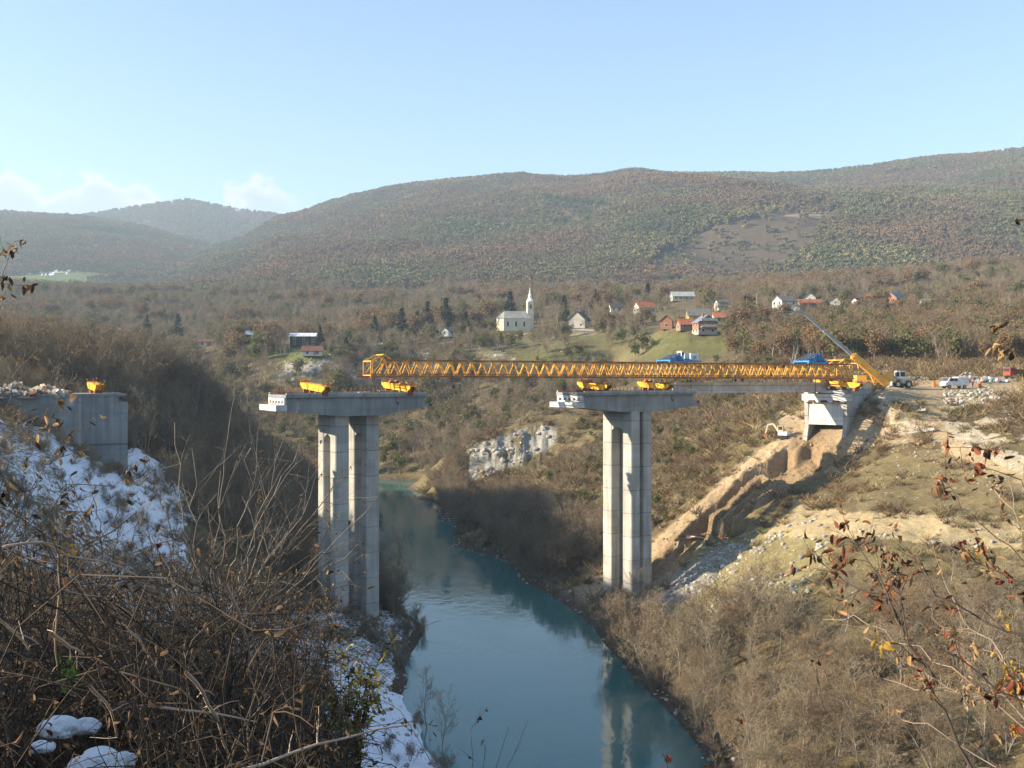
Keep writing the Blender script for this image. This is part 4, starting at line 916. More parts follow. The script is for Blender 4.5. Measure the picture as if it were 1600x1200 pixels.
# ---- people: one skinned body each, clothes as colour bands of separate fitted pieces
M['skin'] = mat('skin', (.45, .27, .19), (.38, .22, .15), scale=20, rough=.6)
M['navy'] = mat('navy_cloth', (.03, .05, .14), (.02, .03, .09), scale=12, rough=.9)
M['hi_vis'] = mat('orange_cloth', (.75, .16, .04), (.60, .12, .03), scale=12, rough=.8)
def skin_body(name, pts, edges, rad, m, parent, root_i=0):
    me = bpy.data.meshes.new(name); me.from_pydata(pts, edges, []); me.materials.append(m)
    o = link(name, me, parent); md = o.modifiers.new('skin', 'SKIN'); md.use_smooth_shade = True
    for i, v in enumerate(me.skin_vertices[0].data): v.radius = (rad[i], rad[i]); v.use_root = (i == root_i)
    o.modifiers.new('sub', 'SUBSURF').levels = 1; o.modifiers['sub'].render_levels = 2
    return o
def person(loc, rz, label, top, hat, pose='stand'):
    root = empty('person', loc, rz, label, 'person')
    k = 0.0 if pose == 'stand' else 1.0
    hip = .92 - .42 * k
    f = .28 * k
    P = [(0, 0, hip), (0.02 + f * .4, 0, hip + .28), (.02 + f * .9, 0, hip + .48), (.03 + f, 0, hip + .60), (.05 + f * 1.1, 0, hip + .74),
         (.02 + f * .9, .20, hip + .46), (.06 + f + .05, .27, hip + .2), (.18 + f + .08, .26, hip + .02), (.2 + f + .1, .25, hip - .07),
         (.02 + f * .9, -.20, hip + .46), (.06 + f + .1, -.27, hip + .2), (.2 + f + .1, -.24, hip + .05), (.23 + f + .1, -.23, hip - .03),
         (0, .10, hip - .06), (.04 + .38 * k, .11, .48 + .06 * k), (-.02 + .05 * k, .11, .08), (.14 + .05 * k, .12, .04),
         (0, -.10, hip - .06), (.02 + .42 * k, -.11, .48 + .04 * k), (-.06 + .1 * k, -.11, .08), (.10 + .1 * k, -.12, .04)]
    E = [(0, 1), (1, 2), (2, 3), (3, 4), (2, 5), (5, 6), (6, 7), (7, 8), (2, 9), (9, 10), (10, 11), (11, 12), (0, 13), (13, 14), (14, 15), (15, 16), (0, 17), (17, 18), (18, 19), (19, 20)]
    rad = [.14, .14, .15, .06, .105, .07, .05, .04, .045, .07, .05, .04, .045, .1, .07, .05, .045, .1, .07, .05, .045]
    skin_body('body', P, E, rad, M['navy'], root)
    skin_body('jacket', [Vector(P[i]) for i in (0, 1, 2, 5, 6, 9, 10)], [(0, 1), (1, 2), (2, 3), (3, 4), (2, 5), (5, 6)], [.155, .16, .165, .085, .065, .085, .065], top, root)
    mb = MB(); h = P[4]
    mb.tube([(h[0], 0, h[2] - .10), (h[0] + .015, 0, h[2] - .03), (h[0] + .02, 0, h[2] + .05), (h[0] + .01, 0, h[2] + .1)], [.065, .098, .1, .06], 10); mb.box((h[0] + .115, 0, h[2] - .02), (.03, .025, .05)); mb.build('face', M['skin'], root, smooth=True)
    mb = MB(); mb.tube([(h[0], 0, h[2] + .04), (h[0], 0, h[2] + .1), (h[0], 0, h[2] + .15)], [.125, .115, .03], 10); mb.box((h[0] + .13, 0, h[2] + .05), (.1, .14, .015)); mb.build('hard_hat', hat, root)
    return root
zb = -3.05 + 1.62
person(B(66.2, 1.2, zb), TH + 1.5, 'worker in dark clothes crouching on the hanging beam, left one of two', M['navy'], M['white'], 'crouch')
person(B(67.7, 1.2, zb), TH + 2.4, 'worker with a red hard hat crouching on the hanging beam', M['navy'], M['red'], 'crouch')
person(B(T3 + 3.2, -2.6, ZD + .15), R(230), 'worker in red jacket standing on the right abutment by the saddle', M['red'], M['orange'])
person(B(T3 + 1.3, -1.0, ZD - .02), R(160), 'worker in blue clothes bending by the saddle on the right abutment', M['blue'], M['white'], 'crouch')
q = on(1520, 208); person(q, R(200), 'worker in orange jacket standing right of the white truck', M['hi_vis'], M['orange'])

# ---- drums and small gear
def drum(p, label, tall=1.0):
    root = empty('marker_drum', p, 0, label, 'drum', 'orange drums on the site platform')
    mb = MB(); mb.tube([(0, 0, 0), (0, 0, .3 * tall), (0, 0, .31 * tall), (0, 0, .6 * tall), (0, 0, .61 * tall), (0, 0, .9 * tall)], [.3, .3, .33, .33, .3, .3], 14); mb.build('shell', M['orange'], root)
    mb = MB(); mb.tube([(0, 0, .9 * tall), (0, 0, .93 * tall)], .27, 14); mb.build('lid', M['rust'], root)
drum(on(1459, 206), 'orange drum left of the white truck', 1.3); drum(on(1531, 205), 'orange drum right of the white truck', 1.2)
o = MB().box((0, 0, .45), (1.6, 1.0, .9)).box((0, -.52, .5), (1.3, .05, .5)).box((0, 0, .96), (1.7, 1.1, .1)).build('tool_crate', M['cream']); o.location = B(T3 + 6.2, -2.9, ZD + .15); o.rotation_euler = (0, 0, TH); tag(o, 'pale tool crate on the abutment right of the yellow saddle', 'crate')
# pipes and boards on the working shelf below the abutment
rr = random.Random(4)
for k, (px, py, L, a) in enumerate(((1183, 826, 7, -.05), (1196, 829, 8, .1), (1215, 832, 6, .25), (1172, 823, 4, -.3), (1230, 815, 5, .9))):
    q = B(57.2 - .4 * k + (.9 if k == 4 else 0), -6.5 + k * 1.6 - (px > 1200) * 1.0, 0); x, D = q.x, q.y; z = h1(x, D)
    o = MB().tube([(-L / 2, 0, .18), (L / 2, 0, .18)], .16, 10).build('steel_pipe', M['wood_pale'] if k % 2 else M['rust']); o.location = (x, D, z + .1); o.rotation_euler = (0, 0, TH - 1.2 + a)
    tag(o, ['rusty pipe lying at the left of the working shelf', 'long pale pipe lying along the working shelf', 'rusty pipe lying right of the long pale pipe', 'short pale pipe lying slanted at the shelf edge', 'rusty pipe leaning up the cut at the right of the shelf'][k], 'pipe', 'pipes on the working shelf')
D = 173.0; x = (1041 - 800) / F * D
root = empty('footing_box', (x, D, h1(x, D) - .1), TH, 'pale concrete footing box open on top beside the right pier', 'concrete footing')
MB().box((-.9, 0, .9), (.3, 2.4, 1.9)).build('side_wall', M['concrete_fresh'], root); MB().box((.6, -1.1, .8), (2.7, .25, 1.7)).build('front_wall', M['concrete'], root); MB().box((.6, 1.1, .8), (2.7, .25, 1.7)).build('back_wall', M['concrete'], root)
# boards and fallen slabs by the haul road
for k, (px, D, L, a, lab) in enumerate(((1440, 176, 4.5, -.6, 'pale fallen slab lying left of the haul road bend'), (1436, 182, 3.0, -.9, 'grey slab above the pale slab by the haul road'), (1441, 171, 2.2, .4, 'short dark stump below the pale slab by the haul road'))):
    x = (px - 800) / F * D; o = MB().box((0, 0, .25), (L, .9, .22)).box((L * .2, .2, .42), (L * .5, .6, .14)).build('stone_slab', [M['concrete_fresh'], M['concrete'], M['wood']][k]); o.location = (x, D, h1(x, D)); o.rotation_euler = (.1, -.15, a); tag(o, lab, 'slab')

# ================================================================== THE VILLAGE
RC = {'grey': (.20, .19, .17), 'dark': (.09, .07, .06), 'orange': (.44, .15, .07), 'brick': (.30, .12, .08), 'slate': (.20, .23, .27), 'pale': (.42, .42, .39), 'snowy': (.72, .73, .75), 'brown': (.20, .10, .07)}
WC = {'white': (.62, .60, .54), 'grey': (.40, .38, .34), 'brick': (.33, .16, .10), 'brown': (.28, .20, .14), 'ochre': (.50, .38, .18), 'darkwood': (.07, .055, .045)}
RM = {k: mat('roof_' + k, v, tuple(x * .7 for x in v), scale=.8, rough=.9, bump=.05, bscale=3) for k, v in RC.items()}
WMt = {k: mat('wall_' + k, v, tuple(x * .82 for x in v), scale=.6, rough=.9) for k, v in WC.items()}
M['win'] = mat('window_glass', (.03, .035, .04), (.06, .065, .07), scale=.5, rough=.2)
M['chimney'] = mat('chimney_brick', (.34, .15, .10), (.24, .11, .08), scale=3, rough=.9)

def gable_house(px, py, D, w, d, hw, hr, yaw, roof, wall, label):
    x = (px - 800) / F * D; rr = random.Random(px * 7 + py); k_ = .84
    w *= k_; d *= k_; hw *= .9; hr *= .88
    root = empty('house', (x, D, h1(x, D) - .3), R(yaw), label, 'house' if w > 6.5 and wall != 'darkwood' else 'shed')
    hw = hw + .3
    mb = MB(); mb.prism([Vector((0, -d / 2, 0)), Vector((0, d / 2, 0)), Vector((0, d / 2, hw)), Vector((0, 0, hw + hr - .12)), Vector((0, -d / 2, hw))], (-w / 2, 0, 0), (w / 2, 0, 0)); wl = mb.build('wall', WMt[wall], root)
    mb = MB(); o = .45; sl = hr / (d / 2)
    for s in (-1, 1):
        mb.add([Vector((xx, yy, zz)) for xx in (-w / 2 - o, w / 2 + o) for yy, zz in ((0, hw + hr + .02), (s * (d / 2 + o), hw - o * sl + .02), (s * (d / 2 + o), hw - o * sl + .2), (0, hw + hr + .22))], [(0, 1, 2, 3), (7, 6, 5, 4), (0, 4, 5, 1), (1, 5, 6, 2), (2, 6, 7, 3)])
    rf = mb.build('roof', RM[roof], root)
    if w > 7:
        mb = MB(); mb.box((w * rr.uniform(-.3, .3), d * .12, hw + hr + .1), (.7, .6, 1.5)); mb.build('chimney', M['chimney'], rf)
    nst = 2 if hw > 4.6 else 1
    for st in range(nst):
        zc = (1.5 if nst == 1 else 1.4 + st * 2.6) + .3
        if zc + .7 > hw: zc = hw - .9
        nw = max(1, int(w / 3.2))
        for s in (-1, 1):
            for k in range(nw):
                xx = -w / 2 + (k + .5) * w / nw
                f = MB().box((xx, s * (d / 2 + .01), zc), (1.15, .1, 1.35)).build('window', WMt['white'], root); MB().box((xx, s * (d / 2 + .03), zc), (.92, .1, 1.12)).build('pane', M['win'], f)
            for k in range(max(1, int(d / 3.6))):
                yy = -d / 2 + (k + .5) * d / max(1, int(d / 3.6))
                f = MB().box((s * (w / 2 + .01), yy, zc), (.1, 1.1, 1.3)).build('window', WMt['white'], root); MB().box((s * (w / 2 + .03), yy, zc), (.1, .9, 1.08)).build('pane', M['win'], f)
    MB().box((w * .12, -d / 2 - .02, 1.3), (1.0, .1, 2.0)).build('door', M['wood'], root)
    if 'balcon' in label and 'two storey' in label:
        for z in (2.9, 5.4):
            bl = MB().box((-w / 2 - .7, 0, z), (1.4, d * .8, .18)).build('balcony', WMt['white'], root)
            MB().box((-w / 2 - 1.36, 0, z + .55), (.06, d * .8, .8)).build('railing', WMt['white'], bl)
        MB().box((0, 0, .9), (w + .12, d + .12, 1.9)).build('plinth', WMt['grey'], root)
    return root
for h in HOUSES: gable_house(*h)

def church():
    px, py, D = CHURCH; x = (px - 800) / F * D
    wy = mat('church_plaster', (.78, .70, .50), (.66, .58, .40), scale=.3, rough=.9); wr = mat('church_roof', (.34, .33, .30), (.24, .23, .21), scale=.6, rough=.85); ww = mat('church_white', (.80, .79, .74), (.68, .67, .63), scale=.5, rough=.8)
    root = empty('church', (x, D, h1(x, D) - .4), R(12), 'pale yellow village church with slim bell tower and white spire', 'church')
    w, d, hw, hr = 14.0, 8.0, 6.8, 3.8
    # nave with a faceted apse at the left
    pts = [(-w / 2, -d / 2), (w / 2, -d / 2), (w / 2, d / 2), (-w / 2, d / 2), (-w / 2 - 2.6, d / 4), (-w / 2 - 2.6, -d / 4)]
    mb = MB(); mb.prism([Vector((a, b, 0)) for a, b in pts], (0, 0, 0), (0, 0, hw)); mb.prism([Vector((0, -d / 2, hw)), Vector((0, d / 2, hw)), Vector((0, 0, hw + hr - .2))], (w / 2 - .5, 0, 0), (w / 2 - .02, 0, 0)); mb.build('nave_wall', wy, root)
    o = .4; R1 = Vector((w / 2 + o, 0, hw + hr)); R2 = Vector((-w / 2 + 1.2, 0, hw + hr))
    ev = [Vector((w / 2 + o, -d / 2 - o, hw - .3)), Vector((-w / 2 - .1, -d / 2 - o, hw - .3)), Vector((-w / 2 - 3.0, -d / 4 - .2, hw - .3)), Vector((-w / 2 - 3.0, d / 4 + .2, hw - .3)), Vector((-w / 2 - .1, d / 2 + o, hw - .3)), Vector((w / 2 + o, d / 2 + o, hw - .3))]
    mb = MB(); mb.add([R1, R2] + ev, [(0, 1, 3, 2), (1, 4, 3), (1, 5, 4), (1, 6, 5), (0, 7, 6, 1), (0, 2, 7), (2, 3, 4, 5, 6, 7)]); mb.build('nave_roof', wr, root)
    for k in range(3):
        xx = -w / 2 + 2.2 + k * 4.4
        for s in (-1, 1):
            f = MB().prism([Vector((-.65, 0, 2.2)), Vector((.65, 0, 2.2)), Vector((.65, 0, 4.6)), Vector((.35, 0, 5.2)), Vector((-.35, 0, 5.2)), Vector((-.65, 0, 4.6))], (xx, s * d / 2 - .06, 0), (xx, s * d / 2 + .06, 0)).build('window', ww, root)
            MB().prism([Vector((-.5, 0, 2.35)), Vector((.5, 0, 2.35)), Vector((.5, 0, 4.5)), Vector((.25, 0, 5.0)), Vector((-.25, 0, 5.0)), Vector((-.5, 0, 4.5))], (xx, s * d / 2 - .09, 0), (xx, s * d / 2 + .09, 0)).build('pane', M['win'], f)
    tw = 3.2; tx = w / 2 + 1.0
    mb = MB(); mb.box((tx, 0, 7.9), (tw, tw, 15.8)); tower = mb.build('tower', wy, root)
    mb = MB()
    for z in (9.8, 15.6): mb.box((tx, 0, z), (tw + .3, tw + .3, .3))
    mb.each('cornice', ww, tower)
    for s, ax in ((-1, 1), (1, 1), (-1, 0), (1, 0)):
        c = (tx, s * (tw / 2 + .01), 13.0) if ax else (tx + s * (tw / 2 + .01), 0, 13.0)
        MB().box(c, (1.0, .08, 2.2) if ax else (.08, 1.0, 2.2)).build('belfry_opening', M['win'], tower)
    mb = MB()
    prof = [(2.0, 15.75), (1.75, 16.6), (1.0, 17.6), (.95, 18.6), (1.15, 18.9), (.55, 19.8), (.22, 22.2), (.06, 23.4)]
    mb.tube([(tx, 0, z) for r, z in prof], [r for r, z in prof], 8); mb.build('spire', ww, root)
    MB().bar((tx, 0, 23.3), (tx, 0, 24.6), .1).bar((tx - .35, 0, 24.1), (tx + .35, 0, 24.1), .1).build('cross', M['grey_steel'], root)
church()

# utility poles and white posts
def pole(px, D, h, label, m='wood', arm=True):
    x = (px - 800) / F * D; root = empty('utility_pole', (x, D, h1(x, D) - .2), R(20), label, 'pole')
    MB().tube([(0, 0, 0), (0, 0, h)], [.16, .11], 8).build('post', M[m], root)
    if arm:
        MB().box((0, 0, h - .5), (1.6, .1, .12)).build('cross_arm', M['wood'], root)
        for k in (-.7, 0, .7): MB().tube([(k, 0, h - .43), (k, 0, h - .22)], .05, 6).build('insulator', M['white'], root)
pole(731, 505, 8.0, 'pale utility pole beside the lane between the white shed and the church', 'wood_pale')
pole(905, 552, 11.0, 'thin utility pole in front of the grey house right of the church', 'wood_pale')
pole(1182, 540, 9.0, 'pale utility pole above the long low orange roofed barn', 'wood_pale')
pole(452, 492, 6.5, 'stout pale post at the left end of the dark wooden barn', 'white', False)
pole(1220, 330, 6.0, 'white marker post among pale trunks behind the gantry', 'white', False)
pole(304, 520, 8.0, 'pale utility pole left among the trees near the white walled cottage', 'wood_pale')
# lane up to the church: a thin sheet following the land
def strip(name, pts, width, m, lift=.06):
    P = [Vector((p[0], p[1], 0)) for p in pts]; Q = []
    for a, b in zip(P, P[1:]):
        n = max(2, int((b - a).length / 3)); Q += [a + (b - a) * k / n for k in range(n)]
    Q.append(P[-1]); v = []
    for i, p in enumerate(Q):
        d = (Q[min(i + 1, len(Q) - 1)] - Q[max(i - 1, 0)]).normalized(); q = Vector((-d.y, d.x, 0)) * width / 2
        for s in (-1, 0, 1): c = p + q * s; v.append((c.x, c.y, h1(c.x, c.y) + lift + .12))
    f = [(i * 3 + k, i * 3 + k + 1, i * 3 + k + 4, i * 3 + k + 3) for i in range(len(Q) - 1) for k in (0, 1)]
    return tag(link(name, mesh_np(name, v, np.array(f), m)), kind='structure')
M['lane'] = mat('lane_gravel', (.40, .36, .29), (.30, .27, .21), scale=.4, rough=.95, coord='World')
G = lambda px, D: ((px - 800) / F * D, D)
strip('lane', [G(655, 500), G(690, 508), G(735, 514), G(770, 535), G(830, 548), G(880, 545), G(940, 520)], 3.2, M['lane'])

# ================================================================== TREES
HID = bpy.data.collections.new('prototypes')              # never linked to the scene: sources for scattered woods
rng = np.random.default_rng(11)

def ribbon(p, q, w0, w1, side):
    return [p - side * w0, p + side * w0, q + side * w1, q - side * w1]
class Tree:
    """branching skeleton: thick limbs as tapering tubes, twigs as slim crossed ribbons, optional leaves"""
    def __init__(s, seed): s.r = np.random.default_rng(seed); s.trunk = MB(); s.V = []; s.F = []; s.n = 0
    def quad(s, pts): s.V += pts; s.F.append((s.n, s.n + 1, s.n + 2, s.n + 3)); s.n += 4
    def twig(s, p, q, w0, w1):
        d = q - p; a = np.cross(d, s.r.normal(size=3)); l = np.linalg.norm(a)
        if l < 1e-9: return
        a /= l; s.quad(ribbon(p, q, w0, w1, a))
    def leafq(s, p, sz):
        a = s.r.normal(size=3); a /= np.linalg.norm(a); b = np.cross(a, s.r.normal(size=3)); b /= np.linalg.norm(b)
        a = a * sz; b = b * sz * .6; s.quad([p - a, p + b, p + a, p - b])
    def grow(s, p, d, L, rad, lvl, maxl, cfg):
        nseg = cfg['seg'][lvl]; pts = [p]; dirs = []
        for i in range(nseg):
            d = d + s.r.normal(size=3) * cfg['wob'][lvl] + np.array([0, 0, cfg['up'][lvl]]); d /= np.linalg.norm(d)
            pts.append(pts[-1] + d * L / nseg); dirs.append(d)
        if lvl <= cfg['tube']:
            s.trunk.tube([Vector(q) for q in pts], [max(rad * (1 - .8 * i / nseg), .008) for i in range(nseg + 1)], 7 if lvl == 0 else 4, cap=False)
        else:
            for i in range(nseg): s.twig(pts[i], pts[i + 1], rad * (1 - .7 * i / nseg), rad * (1 - .7 * (i + 1) / nseg))
        if lvl == maxl:
            if cfg['leaf'] and s.r.random() < cfg['leaf']: s.leafq(pts[-1], cfg['lsz'] * s.r.uniform(.6, 1.3))
            return
        for k in range(cfg['n'][lvl]):
            t = cfg['from'][lvl] + (1 - cfg['from'][lvl]) * (k + s.r.random()) / cfg['n'][lvl]; i = min(int(t * nseg), nseg - 1); f = t * nseg - i
            b = pts[i] * (1 - f) + pts[i + 1] * f; dd = dirs[i]
            a = np.cross(dd, s.r.normal(size=3)); a /= np.linalg.norm(a); ang = cfg['ang'][lvl] * s.r.uniform(.7, 1.25)
            nd = dd * math.cos(ang) + a * math.sin(ang)
            s.grow(b, nd, L * cfg['len'][lvl] * s.r.uniform(.65, 1.15) * (1.15 - .45 * t), max(rad * cfg['thin'][lvl] * (1 - .5 * t), cfg['minr']), lvl + 1, maxl, cfg)
    def meshes(s, name, mt, mc):
        me = bpy.data.meshes.new(name + '_trunk'); me.from_pydata(s.trunk.v, [], s.trunk.f); me.materials.append(mt); me.polygons.foreach_set('use_smooth', [True] * len(s.trunk.f))
        mc_ = mesh_np(name + '_crown', np.array(s.V), np.array(s.F), mc)
        return me, mc_
CFG_NEAR = dict(seg=[6, 5, 4, 3, 2], wob=[.07, .14, .2, .25, .3], up=[.03, .07, .06, .05, .03], n=[13, 8, 6, 5, 0], ang=[.75, .7, .65, .6, .6], len=[.46, .5, .48, .5, .5], thin=[.45, .45, .5, .6, .6], tube=1, leaf=0.0, lsz=.1, minr=.009)
CFG_NEAR['from'] = [.22, .15, .15, .1, 0]
CFG_MID = dict(CFG_NEAR, n=[12, 6, 5, 4, 0], minr=.022)
M['bark'] = mat('bark', (.30, .26, .21), (.19, .16, .13), scale=4, rough=.95, rand=.3)
M['bark_pale'] = mat('pale_bark', (.48, .45, .40), (.34, .31, .27), scale=3, rough=.9)
M['twig'] = mat('bare_twigs', (.29, .23, .15), (.185, .148, .098), scale=.35, rough=.95, rand=.5, coord='World')
M['twig_rust'] = mat('rusty_twigs', (.25, .17, .10), (.17, .12, .072), scale=.35, rough=.95, rand=.5, coord='World')
M['leaf_olive'] = mat('olive_leaves', (.12, .13, .045), (.16, .145, .06), scale=.35, rough=.9, rand=.6, coord='World', trans=.3)
M['leaf_rust'] = mat('rust_leaves', (.23, .145, .07), (.165, .115, .062), scale=.35, rough=.9, rand=.7, coord='World', trans=.25)
M['leaf_yellow'] = mat('yellow_leaves', (.34, .26, .08), (.26, .21, .08), scale=.35, rough=.9, rand=.6, coord='World', trans=.3)
M['needle'] = mat('spruce_needles', (.022, .045, .022), (.035, .06, .028), scale=.8, rough=.85, rand=.4, coord='World')
M['needle_far'] = M['needle']

def bare(seed, H, cfg, spread=1.0, mc='twig', multi=1, maxl=4):
    T = Tree(seed)
    for k in range(multi):
        r = T.r; d = np.array([r.normal() * .12 * (1 + (multi > 1)), r.normal() * .12 * (1 + (multi > 1)), 1.0]); d /= np.linalg.norm(d)
        T.grow(np.array([r.normal() * .25 * (multi > 1), r.normal() * .25 * (multi > 1), -.25]), d, H * (.86 if k == 0 else r.uniform(.6, .85)), H * .0135, 0, maxl, dict(cfg, len=[cfg['len'][0] * spread] + cfg['len'][1:]))
    return T.meshes('bare_tree', M['bark'], M[mc])
def clump_crown(seed, H, rx, z0, n_cl, n_leaf, sz, mc, trunk_r=.12, cone=False):
    """crown of many small leaf faces gathered in clumps"""
    r = np.random.default_rng(seed); V = []; 
    zc = (H + z0) / 2; rz = (H - z0) / 2
    cen = r.normal(size=(n_cl, 3)); cen /= np.linalg.norm(cen, axis=1)[:, None]; cen *= (r.random((n_cl, 1)) ** .45) * .82
    cen = cen * np.array([rx, rx, rz]) + np.array([0, 0, zc])
    if cone:
        z = z0 + (H - z0) * r.random(n_cl) ** 1.25; rad = rx * (1 - (z - z0) / (H - z0)) ** .9 * r.uniform(.35, 1.0, n_cl); a = r.random(n_cl) * 6.283
        cen = np.stack([np.cos(a) * rad, np.sin(a) * rad, z], 1)
    p = np.repeat(cen, n_leaf, 0) + r.normal(size=(n_cl * n_leaf, 3)) * np.array([rx, rx, rz * .8]) * (.17 if not cone else .09)
    a = r.normal(size=p.shape); a /= np.linalg.norm(a, axis=1)[:, None]; b = np.cross(a, r.normal(size=p.shape)); b /= np.linalg.norm(b, axis=1)[:, None]
    s_ = sz * r.uniform(.6, 1.4, (len(p), 1)); a *= s_; b *= s_ * .7
    if cone: a[:, 2] *= .4; b[:, 2] *= .4
    V = np.stack([p - a, p + b, p + a, p - b], 1).reshape(-1, 3); Fq = np.arange(len(V)).reshape(-1, 4)
    T = MB(); T.tube([(0, 0, -.3), (.05, 0, H * .4), (0, .05, H * .8)], [trunk_r, trunk_r * .7, trunk_r * .25], 5, cap=False)
    for k in range(5 if not cone else 0):
        q = Vector(cen[k]); T.tube([(0.03, 0, z0 * .8 + .12 * k * rz), q * .6 + Vector((0, 0, zc * .35)), q], [trunk_r * .45, trunk_r * .3, .02], 4, cap=False)
    me = bpy.data.meshes.new('tree_trunk'); me.from_pydata(T.v, [], T.f); me.materials.append(M['bark'])
    return me, mesh_np('tree_crown', V, Fq, M[mc])

def merged(pair, name):
    """one prototype mesh for scattered woods"""
    t, c = pair; V = np.zeros((len(t.vertices), 3), dtype=np.float32); t.vertices.foreach_get('co', V.ravel()); V2 = np.zeros((len(c.vertices), 3), dtype=np.float32); c.vertices.foreach_get('co', V2.ravel())
    Ft = np.array([list(p.vertices) for p in t.polygons if len(p.vertices) == 4]); Fc = np.arange(len(V2)).reshape(-1, 4) + len(V)
    me = mesh_np(name, np.vstack([V, V2]), np.vstack([Ft, Fc]), None); me.materials.append(t.materials[0]); me.materials.append(c.materials[0])
    me.polygons.foreach_set('material_index', np.concatenate([np.zeros(len(Ft)), np.ones(len(Fc))]).astype(np.int32)); return me

def scatter(name, protos, P, scl, rot, idx, kind='stuff'):
    """a far wood or ground cover nobody could count: one object that places copies of a few plants"""
    cn = bpy.data.collections.new(name + '_source')
    for i, me in enumerate(protos):
        cn.objects.link(bpy.data.objects.new('%s_%02d' % (name, i), me))
    me = bpy.data.meshes.new(name); P = np.asarray(P, dtype=np.float32); me.vertices.add(len(P)); me.vertices.foreach_set('co', P.ravel())
    for nm, tp, dat, key in (('scl', 'FLOAT', scl, 'value'), ('rotz', 'FLOAT', rot, 'value'), ('idx', 'INT', idx, 'value')):
        a = me.attributes.new(nm, tp, 'POINT'); a.data.foreach_set(key, np.asarray(dat, dtype=np.int32 if tp == 'INT' else np.float32))
    o = link(name, me); tag(o, kind=kind)
    ng = bpy.data.node_groups.new(name + '_nodes', 'GeometryNodeTree'); ng.interface.new_socket('Geometry', in_out='INPUT', socket_type='NodeSocketGeometry'); ng.interface.new_socket('Geometry', in_out='OUTPUT', socket_type='NodeSocketGeometry')
    nn = ng.nodes; gi = nn.new('NodeGroupInput'); go = nn.new('NodeGroupOutput'); ip = nn.new('GeometryNodeInstanceOnPoints'); ci = nn.new('GeometryNodeCollectionInfo')
    ci.inputs['Collection'].default_value = cn; ci.inputs['Separate Children'].default_value = True; ci.inputs['Reset Children'].default_value = True
    def na_(nm, dt):
        n = nn.new('GeometryNodeInputNamedAttribute'); n.data_type = dt; n.inputs['Name'].default_value = nm; return n.outputs['Attribute']
    cx = nn.new('ShaderNodeCombineXYZ'); l = ng.links.new
    l(gi.outputs[0], ip.inputs['Points']); l(ci.outputs[0], ip.inputs['Instance']); ip.inputs['Pick Instance'].default_value = True
    l(na_('idx', 'INT'), ip.inputs['Instance Index']); l(na_('scl', 'FLOAT'), ip.inputs['Scale']); l(na_('rotz', 'FLOAT'), cx.inputs[2]); l(cx.outputs[0], ip.inputs['Rotation']); l(ip.outputs[0], go.inputs[0])
    md = o.modifiers.new('scatter', 'NODES'); md.node_group = ng
    return o

def proj(P): return 800 + F * P[:, 0] / P[:, 1], HORIZON - F * P[:, 2] / P[:, 1]
def rand_pts(n, y0, y1, pa=-160, pb=1760, power=1.0):
    y = y0 + (y1 - y0) * rng.random(n) if power == 1 else (y0 ** power + (y1 ** power - y0 ** power) * rng.random(n)) ** (1 / power)
    px = pa + (pb - pa) * rng.random(n); x = (px - 800) / F * y
    return x, y
def shore_x(y, sh):
    ys = np.array([p[1] for p in sh]); xs = np.array([p[0] for p in sh]); o = np.argsort(ys); return np.interp(y, ys[o], xs[o])
def P3(x, y): return np.stack([x, y, height(x, y)], 1)
def thin(P, dmin):
    """keep points at least dmin apart (grid test)"""
    c = np.floor(P[:, :2] / dmin).astype(int); seen = set(); keep = []
    for i, k in enumerate(map(tuple, c)):
        if k in seen: continue
        seen.add(k); keep.append(i)
    return np.array(keep, dtype=int)
HX = np.array([((h[0] - 800) / F * h[2], h[2], max(h[3], h[4])) for h in HOUSES] + [(2, 575, 13)])
def clear_of_houses(P, k=1.0):
    ok = np.ones(len(P), dtype=bool)
    for hx, hy, s in HX:
        # nothing on the house nor tall just before it
        dx = np.abs(P[:, 0] - hx * P[:, 1] / hy); ok &= ~((np.hypot(P[:, 0] - hx, P[:, 1] - hy) < s * .75 + 1.5) | ((P[:, 1] < hy) & (P[:, 1] > hy - 70 * k) & (dx < s * .55)))
    return ok
SITE = [(1195, 640), (1240, 590), (1400, 570), (1700, 560), (1700, 880), (1250, 850), (1130, 960), (990, 960), (960, 930), (1000, 860), (1100, 760)]
def off_site(P, y0=110, y1=240):
    px, py = proj(P); return ~((P[:, 1] > y0) & (P[:, 1] < y1) & inpoly(px, py, SITE))

# ------- prototypes
NEAR_T = [bare(100 + k, 7.5, CFG_NEAR, 1.0 + .15 * (k % 3), multi=1 + (k % 3 == 1), mc='twig' if k != 4 else 'twig_rust') for k in range(5)]
BUSH_T = [bare(140 + k, 4.2, dict(CFG_NEAR, n=[9, 6, 5, 5, 0], minr=.011), 1.25, multi=4, mc='twig' if k else 'twig_rust') for k in range(3)]
MID_T = [bare(170 + k, 9.0, CFG_MID, 1.05, maxl=4, mc='twig' if k < 2 else 'twig_rust') for k in range(3)]
RUST_T = [clump_crown(200 + k, 9, 3.0, 2.2, 60, 16, .26, 'leaf_rust') for k in range(2)]
OLIVE_T = [clump_crown(210 + k, 7, 2.6, 1.2, 50, 14, .27, 'leaf_olive') for k in range(2)]
YEL_T = [clump_crown(220, 7, 2.0, 1.2, 40, 14, .22, 'leaf_yellow')]
CON_T = [clump_crown(230 + k, 11, 2.3, .6, 130, 10, .42, 'needle', cone=True) for k in range(2)]

